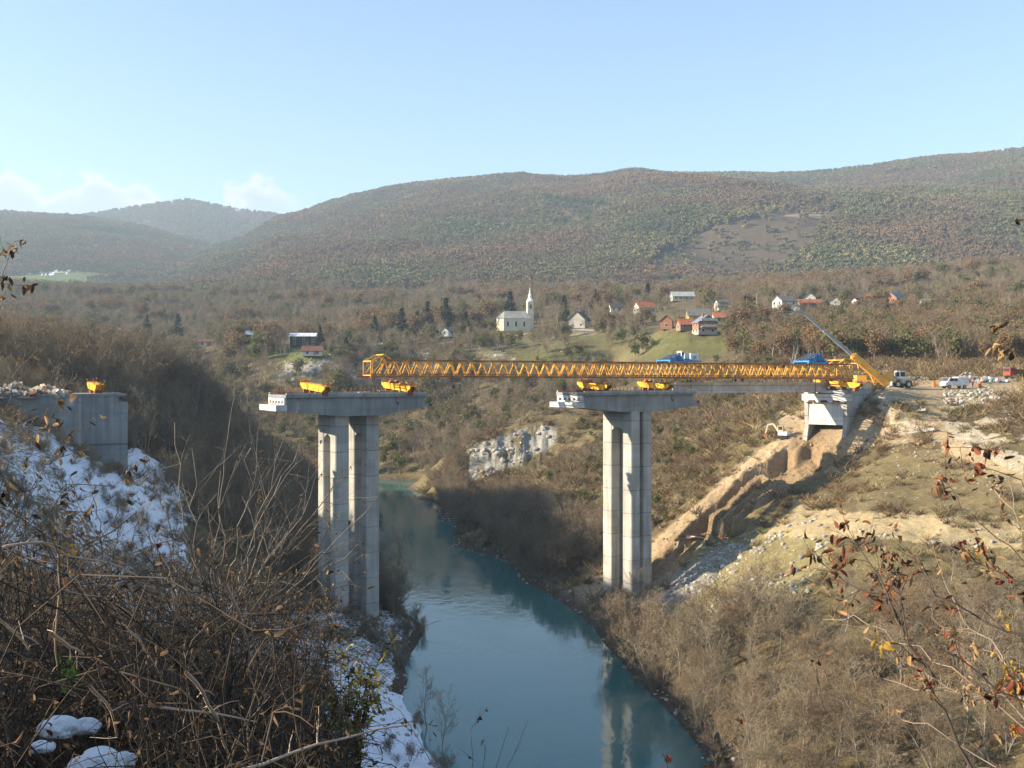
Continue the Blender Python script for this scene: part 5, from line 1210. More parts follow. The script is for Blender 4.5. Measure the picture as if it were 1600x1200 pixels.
# ------- where trees stand: position, height, species list, zone number
ST = []                                                     # rows: x y z H proto zone
MEADOW = [(745, 566), (740, 532), (765, 524), (830, 520), (985, 516), (1060, 516), (1150, 518), (1170, 566)]
def add_zone(P, h0, h1_, sp, zone):
    if not len(P): return
    H = h0 + (h1_ - h0) * rng.random(len(P))
    px, tp = 800 + F * P[:, 0] / P[:, 1], HORIZON - F * (P[:, 2] + H) / P[:, 1]; ok = np.ones(len(P), dtype=bool)
    for hs in HOUSES + [CHURCH + (16,)]:
        hp = hs[3] * .5 * F / hs[2]; ok &= ~((np.abs(px - hs[0]) < hp + 3) & (P[:, 1] < hs[2]) & (tp < hs[1] - 2.5) & (rng.random(len(P)) < .80))
    mead = inpoly(px, tp, MEADOW) & (P[:, 1] < 560) & (rng.random(len(P)) < .88); ok &= ~mead
    P = P[ok]; H = H[ok]
    s_ = rng.choice(len(sp), len(P))
    ST.extend([(P[i, 0], P[i, 1], P[i, 2], H[i], sp[s_[i]], zone) for i in range(len(P))])
# right bank nearest the camera
x, y = rand_pts(2600, 88, 152, 880, 1640); P = P3(x, y); sx = shore_x(y, RIGHT_SHORE); px, py = proj(P)
k = (x > sx + .2) & (P[:, 2] > WATER + .1) & off_site(P) & (P[:, 2] < -24.5 - 5 * fbm(x / 10, y / 10, 400, 2)) & (py > 940) & ((fbm(x / 7, y / 7, 401, 2) > .36) | (x < sx + 4))
P = P[k]; P = P[thin(P, 2.5)]; add_zone(P, 3.0, 8.2, ['near', 'near', 'near', 'near', 'bush', 'near', 'near'], 1)
# right bank beyond the pier
x, y = rand_pts(4000, 188, 345, 560, 960); P = P3(x, y); sx = shore_x(y, RIGHT_SHORE)
k = (x > sx + .3) & (x < sx + 15) & (P[:, 2] > WATER + .3) & (P[:, 2] < -24) & ~((proj(P)[0] > 728) & (proj(P)[0] < 865) & (y > 275)); P = P[k]; P = P[thin(P, 2.7)]; add_zone(P, 4, 7.5, ['near', 'bush', 'near'], 2)
# wooded ridge on the left
x, y = rand_pts(9000, 172, 350, -160, 640); P = P3(x, y); sx = shore_x(y, LEFT_SHORE)
k = (x < sx - 1) & (P[:, 2] > WATER + .6); P = P[k]; P = P[thin(P, 2.8)]; top = P[:, 0] < -62; add_zone(P[top], 8, 12.5, ['near', 'mid', 'rusty_mid', 'near'], 3); add_zone(P[~top], 5, 9, ['near', 'mid', 'rusty_mid', 'near'], 3)
# a thin screen of saplings behind the left abutment
x, y = rand_pts(2500, 142, 176, 160, 620); P = P3(x, y); sx = shore_x(y, LEFT_SHORE)
k = (x < sx - 2) & (P[:, 2] > WATER + .6) & ~((np.abs(x + 23.1) < 5.5) & (np.abs(y - 154) < 6)) & (y > 148 + (x + 48) * .3) & (x > -47); P = P[k]; P = P[thin(P, 2.6)]; add_zone(P, 3.5, 7.5, ['near', 'bush', 'near'], 3)
x, y = rand_pts(300, 150, 180, -60, 260); P = P3(x, y); k = (P[:, 2] > -12); P = P[k]; P = P[thin(P, 3.2)]; add_zone(P, 4, 7, ['near', 'bush'], 3)
# far bank
x, y = rand_pts(7000, 372, 520, -160, 1000); P = P3(x, y)
k = (P[:, 2] > WATER + .5) & (x < 60) & ((fbm(x / 16, y / 16, 410, 3) > .43) | (P[:, 2] < -14)) & clear_of_houses(P, .4) & (y > np.where(x > -28, 345, shore_x(np.minimum(y, 445), RIGHT_SHORE[-6:]) * 0 + 372)); P = P[k]; P = P[thin(P, 3.6)]; add_zone(P, 4.5, 8.5, ['mid', 'bush', 'mid', 'olive', 'rusty_mid'], 4)
# scrub slopes on the right of the gorge
x, y = rand_pts(9000, 190, 470, 640, 1340); P = P3(x, y); sx = shore_x(y, RIGHT_SHORE)
k = (x > sx + 8) & (P[:, 2] > -33) & off_site(P, 110, 205) & ((fbm(x / 14, y / 14, 420, 3) > .44)) & clear_of_houses(P, .4) & ~((proj(P)[0] > 728) & (proj(P)[0] < 865) & (y > 270) & (y < 337)); P = P[k]; P = P[thin(P, 2.8)]; add_zone(P, 1.4, 3.6, ['bush', 'bush', 'mid', 'olive'], 5)
# wood on the right
x, y = rand_pts(9000, 288, 520, 1130, 1780); P = P3(x, y); px, py = proj(P)
k = ((y > 300) | (fbm(x / 12, y / 12, 430, 2) > .6)) & clear_of_houses(P, .5) & (py < 566); P = P[k]; P = P[thin(P, 4.0)]; add_zone(P, 6, 10, ['mid', 'rust', 'rusty_mid', 'olive', 'rust', 'rusty_mid'], 6)
# country around the village
x, y = rand_pts(26000, 430, 1180, -200, 1800, 1.6); P = P3(x, y); px, py = proj(P)
meadow = inpoly(px, py, [(750, 560), (765, 528), (830, 520), (985, 513), (1060, 516), (1160, 520), (1175, 566), (750, 566)]) & (y < 545)
karst = inpoly(px, py, [(400, 572), (500, 545), (690, 530), (690, 592), (400, 600)]) & (y < 520)
k = ~meadow & clear_of_houses(P) & (~karst | (fbm(x / 9, y / 9, 440, 2) > .63)) & ((fbm(x / 40, y / 40, 450, 3) > .40) | (y > 640)); P = P[k]; P = P[thin(P, 4.6)]
P = P[clear_of_houses(P)]; big = fbm(P[:, 0] / 60, P[:, 1] / 60, 455, 2) > .5; red = fbm(P[:, 0] / 70, P[:, 1] / 45, 456, 3) > .52; add_zone(P[big & red], 8, 15, ['rust', 'rusty_mid', 'rust', 'mid'], 7); add_zone(P[big & ~red], 8, 14, ['mid', 'mid', 'rusty_mid', 'mid', 'olive'], 7); add_zone(P[~big], 4, 9, ['mid', 'olive', 'mid', 'bush', 'bush', 'mid'], 7)
x, y = rand_pts(900, 395, 545, 740, 1180); P = P3(x, y); px, py = proj(P); k = clear_of_houses(P) & (fbm(x / 14, y / 14, 460, 2) > .56); P = P[k]; P = P[thin(P, 5)]; add_zone(P, 2.5, 6, ['bush', 'olive', 'mid'], 7)

PROTO = {'near': NEAR_T, 'bush': BUSH_T, 'mid': MID_T[:2], 'rusty_mid': MID_T[2:], 'rust': RUST_T, 'olive': OLIVE_T}
NAT = {'near': 7.5, 'bush': 4.2, 'mid': 9.0, 'rusty_mid': 9.0, 'rust': 9.0, 'olive': 7.0}
ZL = {1: ('bare grey brown tree on the right river bank in front of the gravel tip', 'bare trees along the near right river bank'),
      2: ('bare brown tree leaning over the water on the right bank beyond the piers', 'bare trees along the right bank beyond the piers'),
      3: ('bare brown tree on the shaded wooded ridge behind the left abutment', 'bare trees on the wooded ridge behind the left abutment'),
      4: ('bare tree on the far bank behind the left pier', 'trees on the far bank behind the left pier'),
      5: ('low scrubby tree on the slope under the gantry', 'scrubby trees on the slope under the gantry'),
      6: ('tree in the brown wood above the building site', 'trees in the wood above the building site'),
      7: ('tree near the village', 'trees around the village')}
sz = np.array([s[3] / s[1] for s in ST]); zz = np.array([s[5] for s in ST]); pxs = np.array([800 + F * s[0] / s[1] for s in ST])
order = np.argsort(-sz * ((pxs > -20) & (pxs < 1620)))
SINGLE = set(order[:290].tolist())
def tree_thing(P, H, pair, nat, label, group, rz, sxy=1.0, name='bare_tree', cat='tree'):
    root = empty(name, P, rz, label, cat, group); root.scale = (H / nat * sxy, H / nat * sxy, H / nat)
    link('trunk', pair[0], root); link('crown', pair[1], root); return root
def tree_label(x, y, z, H, zn):
    if zn == 1:
        sz_ = 'tall' if H > 6 else 'low' if H < 4.6 else 'middling'
        w_ = 'at the water edge of the right bank' if z < WATER + 3.5 else 'on the right bank below the gravel tip' if y > 115 else 'on the right bank near the lower edge'
        return f'{sz_} bare grey brown tree {w_}'
    if zn == 3:
        sz_ = 'tall' if H > 9 else 'low' if H < 6.5 else 'middling'
        w_ = 'on the sunny ridge crest behind the left abutment' if z > -8 else 'at the foot of the shaded ridge by the river' if z < -27 else 'on the shaded ridge flank behind the left pier'
        return f'{sz_} bare brown tree {w_}'
    return ZL[zn][0]
rest = {}
for i, (x, y, z, H, sp, zn) in enumerate(ST):
    pr = PROTO[sp]; j = i % len(pr)
    if i in SINGLE: tree_thing((x, y, z), H, pr[j], NAT[sp], tree_label(x, y, z, H, zn), ZL[zn][1], rng.random() * 6.28, rng.uniform(.9, 1.25))
    else: rest.setdefault('river_wood' if zn < 6 else 'village_wood', []).append((x, y, z, H / NAT[sp], sp, j))
PM = {sp: [merged(p, sp) for p in pr] for sp, pr in PROTO.items()}
for nm, rows in rest.items():
    keys = [(sp, j) for sp in PM for j in range(len(PM[sp]))]
    scatter(nm, [PM[a][b] for a, b in keys], [r[:3] for r in rows], [r[3] for r in rows], rng.random(len(rows)) * 6.28, [keys.index((r[4], r[5])) for r in rows])
print('trees', len(ST), {k: len(v) for k, v in rest.items()}, np.bincount(zz))

# ------- single trees one can tell apart
def tree_at(px, D, H, pair, nat, label, name='bare_tree', cat='tree', group=None, sxy=1.0):
    x = (px - 800) / F * D; return tree_thing((x, D, h1(x, D)), H, pair, nat, label, group, rng.random() * 6.28, sxy, name, cat)
tree_at(606, 166, 11.5, NEAR_T[1], 7.5, 'tall dark bare tree at the water beside the left pier', sxy=.8)
tree_at(618, 163, 7.0, NEAR_T[3], 7.5, 'smaller dark bare tree leaning over the water right of the left pier')
tree_at(668, 114, 6.5, NEAR_T[0], 7.5, 'dark bare shrub tree at the edge of the snowy bank', sxy=.8)
tree_at(690, 108, 5.5, NEAR_T[2], 7.5, 'brown bare shrub tree lowest on the snowy bank', sxy=.8)
for k, (px, py, D, H) in enumerate(((628, 505, 560, 13), (652, 500, 580, 11), (668, 500, 585, 14), (643, 503, 575, 9), (697, 508, 560, 15), (728, 505, 575, 9), (797, 500, 620, 15), (882, 495, 610, 12), (586, 512, 560, 11), (1165, 495, 500, 8), (930, 478, 690, 10), (541, 545, 480, 7), (560, 500, 640, 9), (415, 545, 500, 7), (500, 545, 490, 8), (278, 508, 640, 12), (230, 505, 650, 11), (1012, 475, 700, 11))):
    lab = ['dark spruce at the left end of the row left of the church', 'middle spruce of the row left of the church', 'tall spruce at the right end of the row left of the church', 'small spruce inside the row left of the church', 'broad dark spruce above the lonely white shed', 'small spruce between the white shed and the church', 'dark spruce rising behind the nave of the church', 'tall spruce standing right of the bell tower', 'spruce far left of the spruce row', 'dark spruce beside the pale utility pole and the long barn', 'small spruce high up between the church and the orange roofed house', 'little spruce at the right end of the dark barn meadow', 'small spruce deep in the wood left of the spruce row', 'little spruce beside the dark shed on the left', 'little spruce at the right corner of the dark barn', 'dark evergreen in the wood far left', 'dark evergreen at the left edge of the valley wood', 'spruce above the orange roofed white house'][k]
    tree_at(px, D, H * 1.3, CON_T[k % 2], 11.0, lab, 'spruce_tree', 'spruce', 'spruces around the village', 1.35)
for px, D, H, pr, nat, lab in ((762, 600, 19, RUST_T[0], 9, 'tall rounded brown tree left of the church nave'), (742, 590, 14, RUST_T[1], 9, 'smaller brown tree between the white shed and the tall rounded tree'), (846, 545, 15, MID_T[0], 9, 'big bare tree just right of the bell tower'), (868, 550, 17, MID_T[1], 9, 'broad bare tree between the bell tower and the grey gabled house'), (848, 500, 11, MID_T[2], 9, 'bare tree on the meadow edge below the bell tower'), (947, 500, 11, RUST_T[0], 9, 'brown tree right of the snow patch'), (1004, 440, 9, OLIVE_T[0], 7, 'yellow green tree left of the brick houses'), (985, 470, 10, MID_T[0], 9, 'bare tree on the green meadow behind the yellow green tree'), (1140, 430, 10, MID_T[1], 9, 'bare tree right of the balconied brick house'), (1165, 420, 12, RUST_T[1], 9, 'rusty tree at the right end of the green meadow')):
    tree_at(px, D, H, pr, nat, lab, 'village_tree', 'tree', None, 1.15)
PALE_T = []
for k in range(2):
    T = Tree(300 + k); T.grow(np.array([0, 0, -.2]), np.array([.05, 0, 1.]), 7.0, .09, 0, 3, dict(CFG_NEAR, n=[8, 4, 3, 0, 0], len=[.28, .5, .5, .5, .5], up=[.05, .1, .1, .1, .1], ang=[.45, .5, .5, .5, .5])); PALE_T.append(T.meshes('birch', M['bark_pale'], M['bark_pale']))
for k, (px, D, H, lab) in enumerate(((72, 172, 6.5, 'pale birch sapling behind the left abutment, leftmost of three'), (88, 170, 7.0, 'tallest pale birch sapling behind the left abutment'), (98, 174, 5.5, 'short pale birch sapling nearest the yellow saddle of the left abutment'), (1240, 300, 8.5, 'pale birch trunk rising behind the gantry by the white marker post'), (1236, 305, 8.0, 'thin pale birch next to the white marker post'), (1146, 300, 7.5, 'pale birch behind the gantry between the two blue trolleys'))):
    tree_at(px, D, H, PALE_T[k % 2], 7.0, lab, 'birch_tree', 'birch', 'pale birches')

# ------- forest on the hills: nobody could count it
def hill_mat():
    m = bpy.data.materials.new('hill_foliage'); m.use_nodes = True; nt = m.node_tree; P = nt.nodes['Principled BSDF']; P.inputs['Roughness'].default_value = .95; P.inputs['Specular IOR Level'].default_value = .05; L = nt.links.new
    oi = nt.nodes.new('ShaderNodeObjectInfo'); n1 = nt.nodes.new('ShaderNodeTexNoise'); n1.inputs['Scale'].default_value = .0045; n1.inputs['Detail'].default_value = 5; L(oi.outputs['Location'], n1.inputs['Vector'])
    a = nt.nodes.new('ShaderNodeMath'); a.operation = 'MULTIPLY_ADD'; L(oi.outputs['Random'], a.inputs[0]); a.inputs[1].default_value = .13
    b = nt.nodes.new('ShaderNodeMath'); b.operation = 'MULTIPLY_ADD'; L(n1.outputs[0], b.inputs[0]); b.inputs[1].default_value = 2.2; b.inputs[2].default_value = -.57; L(b.outputs[0], a.inputs[2])
    rp = nt.nodes.new('ShaderNodeValToRGB'); e = rp.color_ramp.elements; e[0].position = 0; e[0].color = (.045, .072, .04, 1); e[1].position = 1; e[1].color = (.225, .145, .085, 1)
    for p, c in ((.28, (.125, .132, .06)), (.45, (.185, .17, .08)), (.56, (.165, .14, .078)), (.75, (.20, .138, .078))):
        x = e.new(p); x.color = (*c, 1)
    L(a.outputs[0], rp.inputs[0]); L(rp.outputs[0], P.inputs['Base Color']); return m
M['hill'] = hill_mat()
M['hill_yellow'] = mat('hill_yellow_foliage', (.30, .25, .10), (.22, .19, .08), scale=.01, rough=.95, rand=.6)
def hill_proto(seed, mc): return merged(clump_crown(seed, 9, 3.6, 1.0, 14, 9, .95, mc, .2), 'hill_tree')
HP = [hill_proto(500, 'hill'), hill_proto(501, 'hill'), hill_proto(502, 'hill'), hill_proto(503, 'hill_yellow')]
def hill_wood(name, n, y0, y1, pa, pb, sc, cond, power=1.4):
    x, y = rand_pts(n, y0, y1, pa, pb, power); P = P3(x, y); px, py = proj(P); k = cond(P, px, py); P = P[k]; px = px[k]; py = py[k]
    dens = fbm(P[:, 0] / 120, P[:, 1] / 170, 495, 4); k = (dens > .36) | (rng.random(len(P)) < .35); P = P[k]; px = px[k]; py = py[k]
    idx = rng.integers(0, 3, len(P)); yel = (fbm(P[:, 0] / 150, P[:, 1] / 150, 480, 3) > .6) & (rng.random(len(P)) < .10) | inpoly(px, py, [(1150, 330), (1240, 320), (1200, 350), (1120, 365)]) & (rng.random(len(P)) < .5) | inpoly(px, py, [(1250, 385), (1450, 395), (1440, 420), (1250, 415)]) & (rng.random(len(P)) < .35)
    idx = np.where(yel, 3, idx); s_ = sc * (.55 + .5 * rng.random(len(P)) + .6 * (fbm(P[:, 0] / 90, P[:, 1] / 90, 490, 3) - .3)); s_ = np.maximum(s_, .35)
    scatter(name, HP, P, s_, rng.random(len(P)) * 6.28, idx); print(name, len(P))
bare_slope = [(1000, 420), (1050, 385), (1120, 350), (1200, 335), (1290, 335), (1270, 380), (1240, 410), (1160, 430)]
hill_wood('main_hill_wood', 135000, 1150, 2680, -120, 1720, .92, lambda P, px, py: (~inpoly(px + 30 * (fbm(P[:, 0] / 50, P[:, 1] / 50, 485, 2) - .5), py, bare_slope) | (rng.random(len(P)) < .05)) & ~inpoly(px, py, [(0, 432), (130, 424), (240, 438), (120, 446), (0, 448)]))
hill_wood('left_hill_wood', 22000, 1800, 3080, -150, 520, 1.15, lambda P, px, py: (P[:, 2] > 0) & ~inpoly(px, py, [(-50, 424), (130, 421), (160, 432), (120, 446), (-50, 450)]))
hill_wood('far_hill_wood', 16000, 3000, 3860, -150, 620, 1.4, lambda P, px, py: P[:, 2] > 0)

# ================================================================== STONES AND WEEDS (nobody could count them)
rng = np.random.default_rng(77)
def rock_mesh(seed, m):
    r = np.random.default_rng(seed)
    import bmesh
    bm = bmesh.new(); bmesh.ops.create_icosphere(bm, subdivisions=2, radius=.5)
    dirs = r.normal(size=(9, 3)); dirs /= np.linalg.norm(dirs, axis=1)[:, None]; cut = r.uniform(.28, .42, 9)
    s = r.uniform(.65, 1.2, 3) * np.array([1, 1, .75])
    for v in bm.verts:
        p = np.array(v.co)
        for d, c in zip(dirs, cut):
            k = p @ d
            if k > c: p = p - d * (k - c)
        v.co = Vector(p * s)
    me = bpy.data.meshes.new('rock'); bm.to_mesh(me); bm.free(); me.materials.append(m); return me
M['stone'] = mat('pale_limestone', (.44, .40, .33), (.30, .27, .22), scale=1.2, rough=.95, rand=.6, bump=.03, bscale=5)
M['stone_grey'] = mat('grey_limestone', (.36, .35, .33), (.24, .235, .22), scale=1.2, rough=.95, rand=.6, bump=.03, bscale=5)
ROCKS = [rock_mesh(k, M['stone'] if k % 3 else M['stone_grey']) for k in range(6)]
def sample(mask, per_m2, mn=0):
    p = np.clip(mask * CELL * per_m2, 0, 3); n = rng.poisson(p); i = np.repeat(np.arange(len(GX)), n)
    j = np.sqrt(CELL[i]); x = GX[i] + (rng.random(len(i)) - .5) * j; y = GY[i] + (rng.random(len(i)) - .5) * j
    return P3(x, y) if len(i) else np.zeros((0, 3))
def rocks(name, mask, d, s0, s1, sink=.15):
    P = sample(mask, d); s = s0 + (s1 - s0) * rng.random(len(P)) ** 3.0; P[:, 2] += s * (.22 - sink)
    scatter(name, ROCKS, P, s, rng.random(len(P)) * 6.28, rng.integers(0, 6, len(P))); print(name, len(P))
z_tip = zone([(1090, 850), (1200, 828), (1260, 835), (1310, 850), (1260, 920), (1180, 945), (1090, 970), (1030, 950)], 125, 178, 10)
z_tip2 = zone([(960, 935), (1010, 900), (1130, 850), (1170, 850), (1080, 940), (980, 960)], 140, 182, 6)
z_bank = zone([(1475, 612), (1545, 606), (1570, 622), (1540, 636), (1480, 640)], 150, 215, 4)
z_road = zone([(1478, 655), (1520, 672), (1600, 715), (1600, 748), (1530, 715), (1490, 690)], 120, 200, 5)
z_mid = zone([(1360, 680), (1470, 670), (1540, 720), (1560, 770), (1440, 745), (1380, 720)], 130, 200, 10)
z_terr = zone([(1240, 800), (1340, 815), (1600, 830), (1600, 862), (1450, 850), (1230, 845)], 110, 170, 8)
z_slope = zone([(1230, 690), (1300, 640), (1230, 620), (1030, 860), (1050, 890)], 160, 215, 10)
rocks('rubble', z_tip * (.4 + 1.2 * (fbm(GX / 4, GY / 4, 551, 3) > .48)) + z_bank * 1.2 + z_terr * .2, 2.2, .1, 1.05)
rocks('scree', z_tip2 * 1.2 + z_road * .8 + z_mid * .5 + z_slope * .5, 1.5, .12, .6)
kar = zone([(380, 560), (500, 548), (690, 545), (700, 592), (400, 605)], 395, 520, 10) * (fbm(GX / 7, GY / 5, 221, 3) > .52)
kar2 = zone([(980, 545), (1040, 540), (880, 555), (800, 560)], 400, 480, 6); vil = zone([(1340, 570), (1450, 560), (1450, 585), (1340, 590)], 205, 300, 8)
M['clod'] = mat('earth_clods', (.30, .23, .15), (.20, .15, .10), scale=1.5, rough=.98, rand=.5)
CLODS = [rock_mesh(20 + k, M['clod']) for k in range(3)]
P = sample(cut * (GT > 44) * (GT < 86) + spoil * .6, 1.6); s_ = .12 + .7 * rng.random(len(P)) ** 3; scatter('earth_clods', CLODS, P, s_, rng.random(len(P)) * 6.28, rng.integers(0, 3, len(P)))
rocks('karst_stones', kar + kar2 * .4 + vil * .3, .22, .4, 1.7)
rocks('crag_stones', CRAG * (fbm(GX / 3, GY / 3, 226, 3) > .4), 1.0, .4, 2.6, .3)
emb = zone([(-60, 592), (110, 596), (118, 612), (-60, 622)], 112, 165, 4)
rocks('embankment_rubble', emb, 2.2, .2, .7)
shore = ((GZ > WATER - .3) & (GZ < WATER + 1.5) & (GY > 92) & (GY < 345) & (GPX > 0) & (GPX < 1500)).astype(float)
rocks('shore_stones', shore, .55, .15, .8)
P = sample(shore * (fbm(GX / 4, GY / 4, 561, 2) > .42), .10); scatter('shore_brush', [PM['bush'][0], PM['bush'][1], PM['bush'][2]], P, .22 + .4 * rng.random(len(P)), rng.random(len(P)) * 6.28, rng.integers(0, 3, len(P)))
hill_sides = ((GY > 88) & (GY < 330) & (GX > 10) & (GZ > WATER + 2)).astype(float) * (fbm(GX / 9, GY / 9, 521, 3) > .5)
rocks('field_stones', hill_sides, .035, .15, .6)

def weed(seed, mc, n=26, h=.55, sp=.35):
    r = np.random.default_rng(seed); b = np.zeros((n, 3)); b[:, :2] = r.normal(size=(n, 2)) * sp * .45; t = b + np.stack([r.normal(size=n) * sp, r.normal(size=n) * sp, h * r.uniform(.4, 1.1, n)], 1)
    a = np.cross(t - b, r.normal(size=(n, 3))); a /= np.linalg.norm(a, axis=1)[:, None]; a *= .022
    V = np.stack([b - a, b + a, t + a * .4, t - a * .4], 1).reshape(-1, 3); k = 22
    c = t[r.integers(0, n, k)] * r.uniform(.5, 1, (k, 1)); u = r.normal(size=(k, 3)); u /= np.linalg.norm(u, axis=1)[:, None]; w = np.cross(u, r.normal(size=(k, 3))); w /= np.linalg.norm(w, axis=1)[:, None]; u *= .06; w *= .045
    V = np.vstack([V, np.stack([c - u, c + w, c + u, c - w], 1).reshape(-1, 3)]); return mesh_np('weed', V, np.arange(len(V)).reshape(-1, 4), M[mc])
M['straw'] = mat('dry_straw', (.36, .28, .14), (.26, .19, .10), scale=.3, rough=.95, rand=.5, coord='World')
M['weed_brown'] = mat('brown_weeds', (.17, .11, .06), (.11, .075, .045), scale=.3, rough=.95, rand=.5, coord='World')
M['weed_green'] = mat('green_weeds', (.13, .14, .05), (.16, .13, .06), scale=.3, rough=.95, rand=.5, coord='World')
WEEDS = [weed(600, 'straw'), weed(601, 'weed_brown'), weed(602, 'weed_brown', 34, .8, .5), weed(603, 'weed_green'), weed(604, 'straw', 30, .7, .4), weed(605, 'weed_brown', 40, 1.0, .7)]
site_dirt = np.clip(road + z_tip + cut + spoil + z_terr, 0, 1)
wz = ((GY > 86) & (GY < 345) & (GZ > WATER + .8) & (GPX > -40) & (GPX < 1640) & (CRAG < .5) & ~((GPX > 500) & (GPX < 720) & (GPY > 1040))).astype(float) * (1 - .93 * site_dirt) * (.25 + 1.2 * (fbm(GX / 7, GY / 7, 531, 3) > .48)) * (1 - .35 * (SNOW > .5))
P = sample(wz, .38 ); sc_ = .7 + 1.3 * rng.random(len(P)) ** 2
scatter('dry_weeds', WEEDS, P, sc_ * np.clip(P[:, 1] / 150, .8, 1.5), rng.random(len(P)) * 6.28, rng.integers(0, 6, len(P))); print('weeds', len(P))
# brush on the snowy left bank and along the water
lb = ((GY > 92) & (GY < 180) & (GX < 0) & (GZ > WATER + .5) & (GPX > -60)).astype(float) * (fbm(GX / 5, GY / 5, 541, 3) > .5) * (1 + 1.0 * (GZ < WATER + 3))
lb = lb * ~((GPX > 480) & (GPY > 1035)); P = sample(lb, .42); scatter('bank_brush', [PM['bush'][0], PM['bush'][1], PM['bush'][2]], P, .16 + .3 * rng.random(len(P)), rng.random(len(P)) * 6.28, rng.integers(0, 3, len(P))); print('brush', len(P))

# rubble heaps on the site platform
def heap(px, D, L, h, seed, label_mats, z=None):
    r = random.Random(seed); x = (px - 800) / F * D; z = h1(x, D) if z is None else z; mb = MB()
    for k in range(150):
        a = r.uniform(-1, 1); b = r.uniform(-1, 1); t = max(0, 1 - abs(a)) * max(0, 1 - abs(b)); s = r.uniform(.15, .5)
        mb.cur = r.choice(label_mats[1]); c = Vector((a * L / 2, b * 1.6, t * h * r.uniform(.5, 1) + .1)); Mx = Matrix.Translation(c) @ Matrix.Rotation(r.random() * 3, 4, 'X') @ Matrix.Rotation(r.random() * 3, 4, 'Z'); mb.box((0, 0, 0), (s * r.uniform(1, 2.5), s, s * r.uniform(.4, 1)), Mx)
    mb.cur = 0; mb.add([Vector((-L / 2, -1.6, -.4)), Vector((L / 2, -1.6, -.4)), Vector((L / 2, 1.6, -.4)), Vector((-L / 2, 1.6, -.4)), Vector((0, 0, h * .8))], [(0, 1, 4), (1, 2, 4), (2, 3, 4), (3, 0, 4)])
    o = mb.build('rubble_heap', label_mats[0]); o.location = (x, D, z); tag(o, kind='stuff')
HM = [M['stone'], M['stone_grey'], M['wood_pale'], M['rust'], M['blue'], M['white']]
heap(1512, 214, 6.0, 2.3, 1, (HM, [0, 0, 0, 1, 2, 3, 5])); heap(1545, 214, 6.5, .9, 2, (HM, [0, 1, 4, 5, 5])); heap(1385, 208, 3.0, .9, 3, (HM, [0, 1, 2]))
heap(20, 134.5, 6.5, 1.6, 4, (HM, [0, 1, 2, 3, 5]), ZD + .1); heap(70, 136.5, 5.5, 1.1, 5, (HM, [0, 1, 2, 2, 3]), ZD + .1); heap(-30, 132, 6, 1.7, 7, (HM, [0, 1, 2, 3, 5]), ZD + .1); heap(1425, 236, 5, 1.2, 6, (HM, [0, 1, 5]))

# ================================================================== FOREGROUND GROWTH
M['cane'] = mat('brown_canes', (.09, .065, .044), (.04, .029, .02), scale=3, rough=.8)
M['cane_pale'] = mat('pale_canes', (.50, .37, .27), (.38, .27, .19), scale=3, rough=.75)
M['cane_grey'] = mat('grey_twigs', (.22, .19, .155), (.13, .11, .09), scale=3, rough=.85)
M['cane_dark'] = mat('dark_branch', (.085, .065, .05), (.06, .045, .035), scale=3, rough=.85)
M['leaf_dead'] = mat('dead_leaves', (.12, .068, .036), (.04, .027, .018), scale=9, rough=.85, trans=.2, coord='World', c3=(.17, .105, .055))
M['leaf_red'] = mat('red_brown_leaves', (.24, .055, .03), (.30, .11, .04), scale=6, rough=.7, trans=.3, coord='World')
M['leaf_tan'] = mat('tan_leaves', (.48, .31, .15), (.34, .19, .08), scale=6, rough=.85, trans=.3, coord='World')
M['leaf_gold'] = mat('gold_green_leaves', (.42, .34, .06), (.28, .27, .06), scale=5, rough=.6, trans=.35, coord='World')
M['leaf_orange'] = mat('orange_leaves', (.50, .21, .035), (.44, .30, .05), scale=5, rough=.65, trans=.35, coord='World')

def leaves_mesh(name, C, size, m, parent=None, droop=.5, seed=0):
    """curled, folded leaves; C (n,3) stalk points"""
    r = np.random.default_rng(seed); n = len(C); C = np.asarray(C)
    d = r.normal(size=(n, 3)); d[:, 2] -= droop * 1.6; d /= np.linalg.norm(d, axis=1)[:, None]
    s = np.cross(d, r.normal(size=(n, 3))); s /= np.linalg.norm(s, axis=1)[:, None]; nn = np.cross(d, s)
    L = (size * r.uniform(.55, 1.35, n))[:, None]; W = L * r.uniform(.14, .34, n)[:, None]; cu = L * r.uniform(-.6, .6, n)[:, None]; fo = W * r.uniform(.2, 1.3, n)[:, None]
    b = C; a1 = C + d * L * .3 + s * W * .8 + nn * fo; a2 = C + d * L * .3 - s * W * .8 + nn * fo; m1 = C + d * L * .33; b1 = C + d * L * .68 + s * W * .7 + nn * (fo + cu * .5); b2 = C + d * L * .68 - s * W * .7 + nn * (fo + cu * .5); m2 = C + d * L * .68 + nn * cu * .4; t = C + d * L + nn * cu
    V = np.stack([b, a1, m1, a2, b1, m2, b2, t], 1).reshape(-1, 3); o = (np.arange(n) * 8)[:, None]
    Q = np.concatenate([o + np.array([[1, 4, 5, 2]]), o + np.array([[2, 5, 6, 3]])]); T3_ = np.concatenate([o + np.array([[0, 1, 2]]), o + np.array([[0, 2, 3]]), o + np.array([[4, 7, 5]]), o + np.array([[5, 7, 6]])])
    return link(name, mesh_np(name, V, [Q, T3_], m), parent)

def cane_path(p, d, L, n, droop, wob, r):
    pts = [Vector(p)]; d = Vector(d).normalized()
    for i in range(n):
        d = (d + Vector((r.gauss(0, wob), r.gauss(0, wob), r.gauss(0, wob) - droop * (i / n)))).normalized(); pts.append(pts[-1] + d * L / n)
    return pts
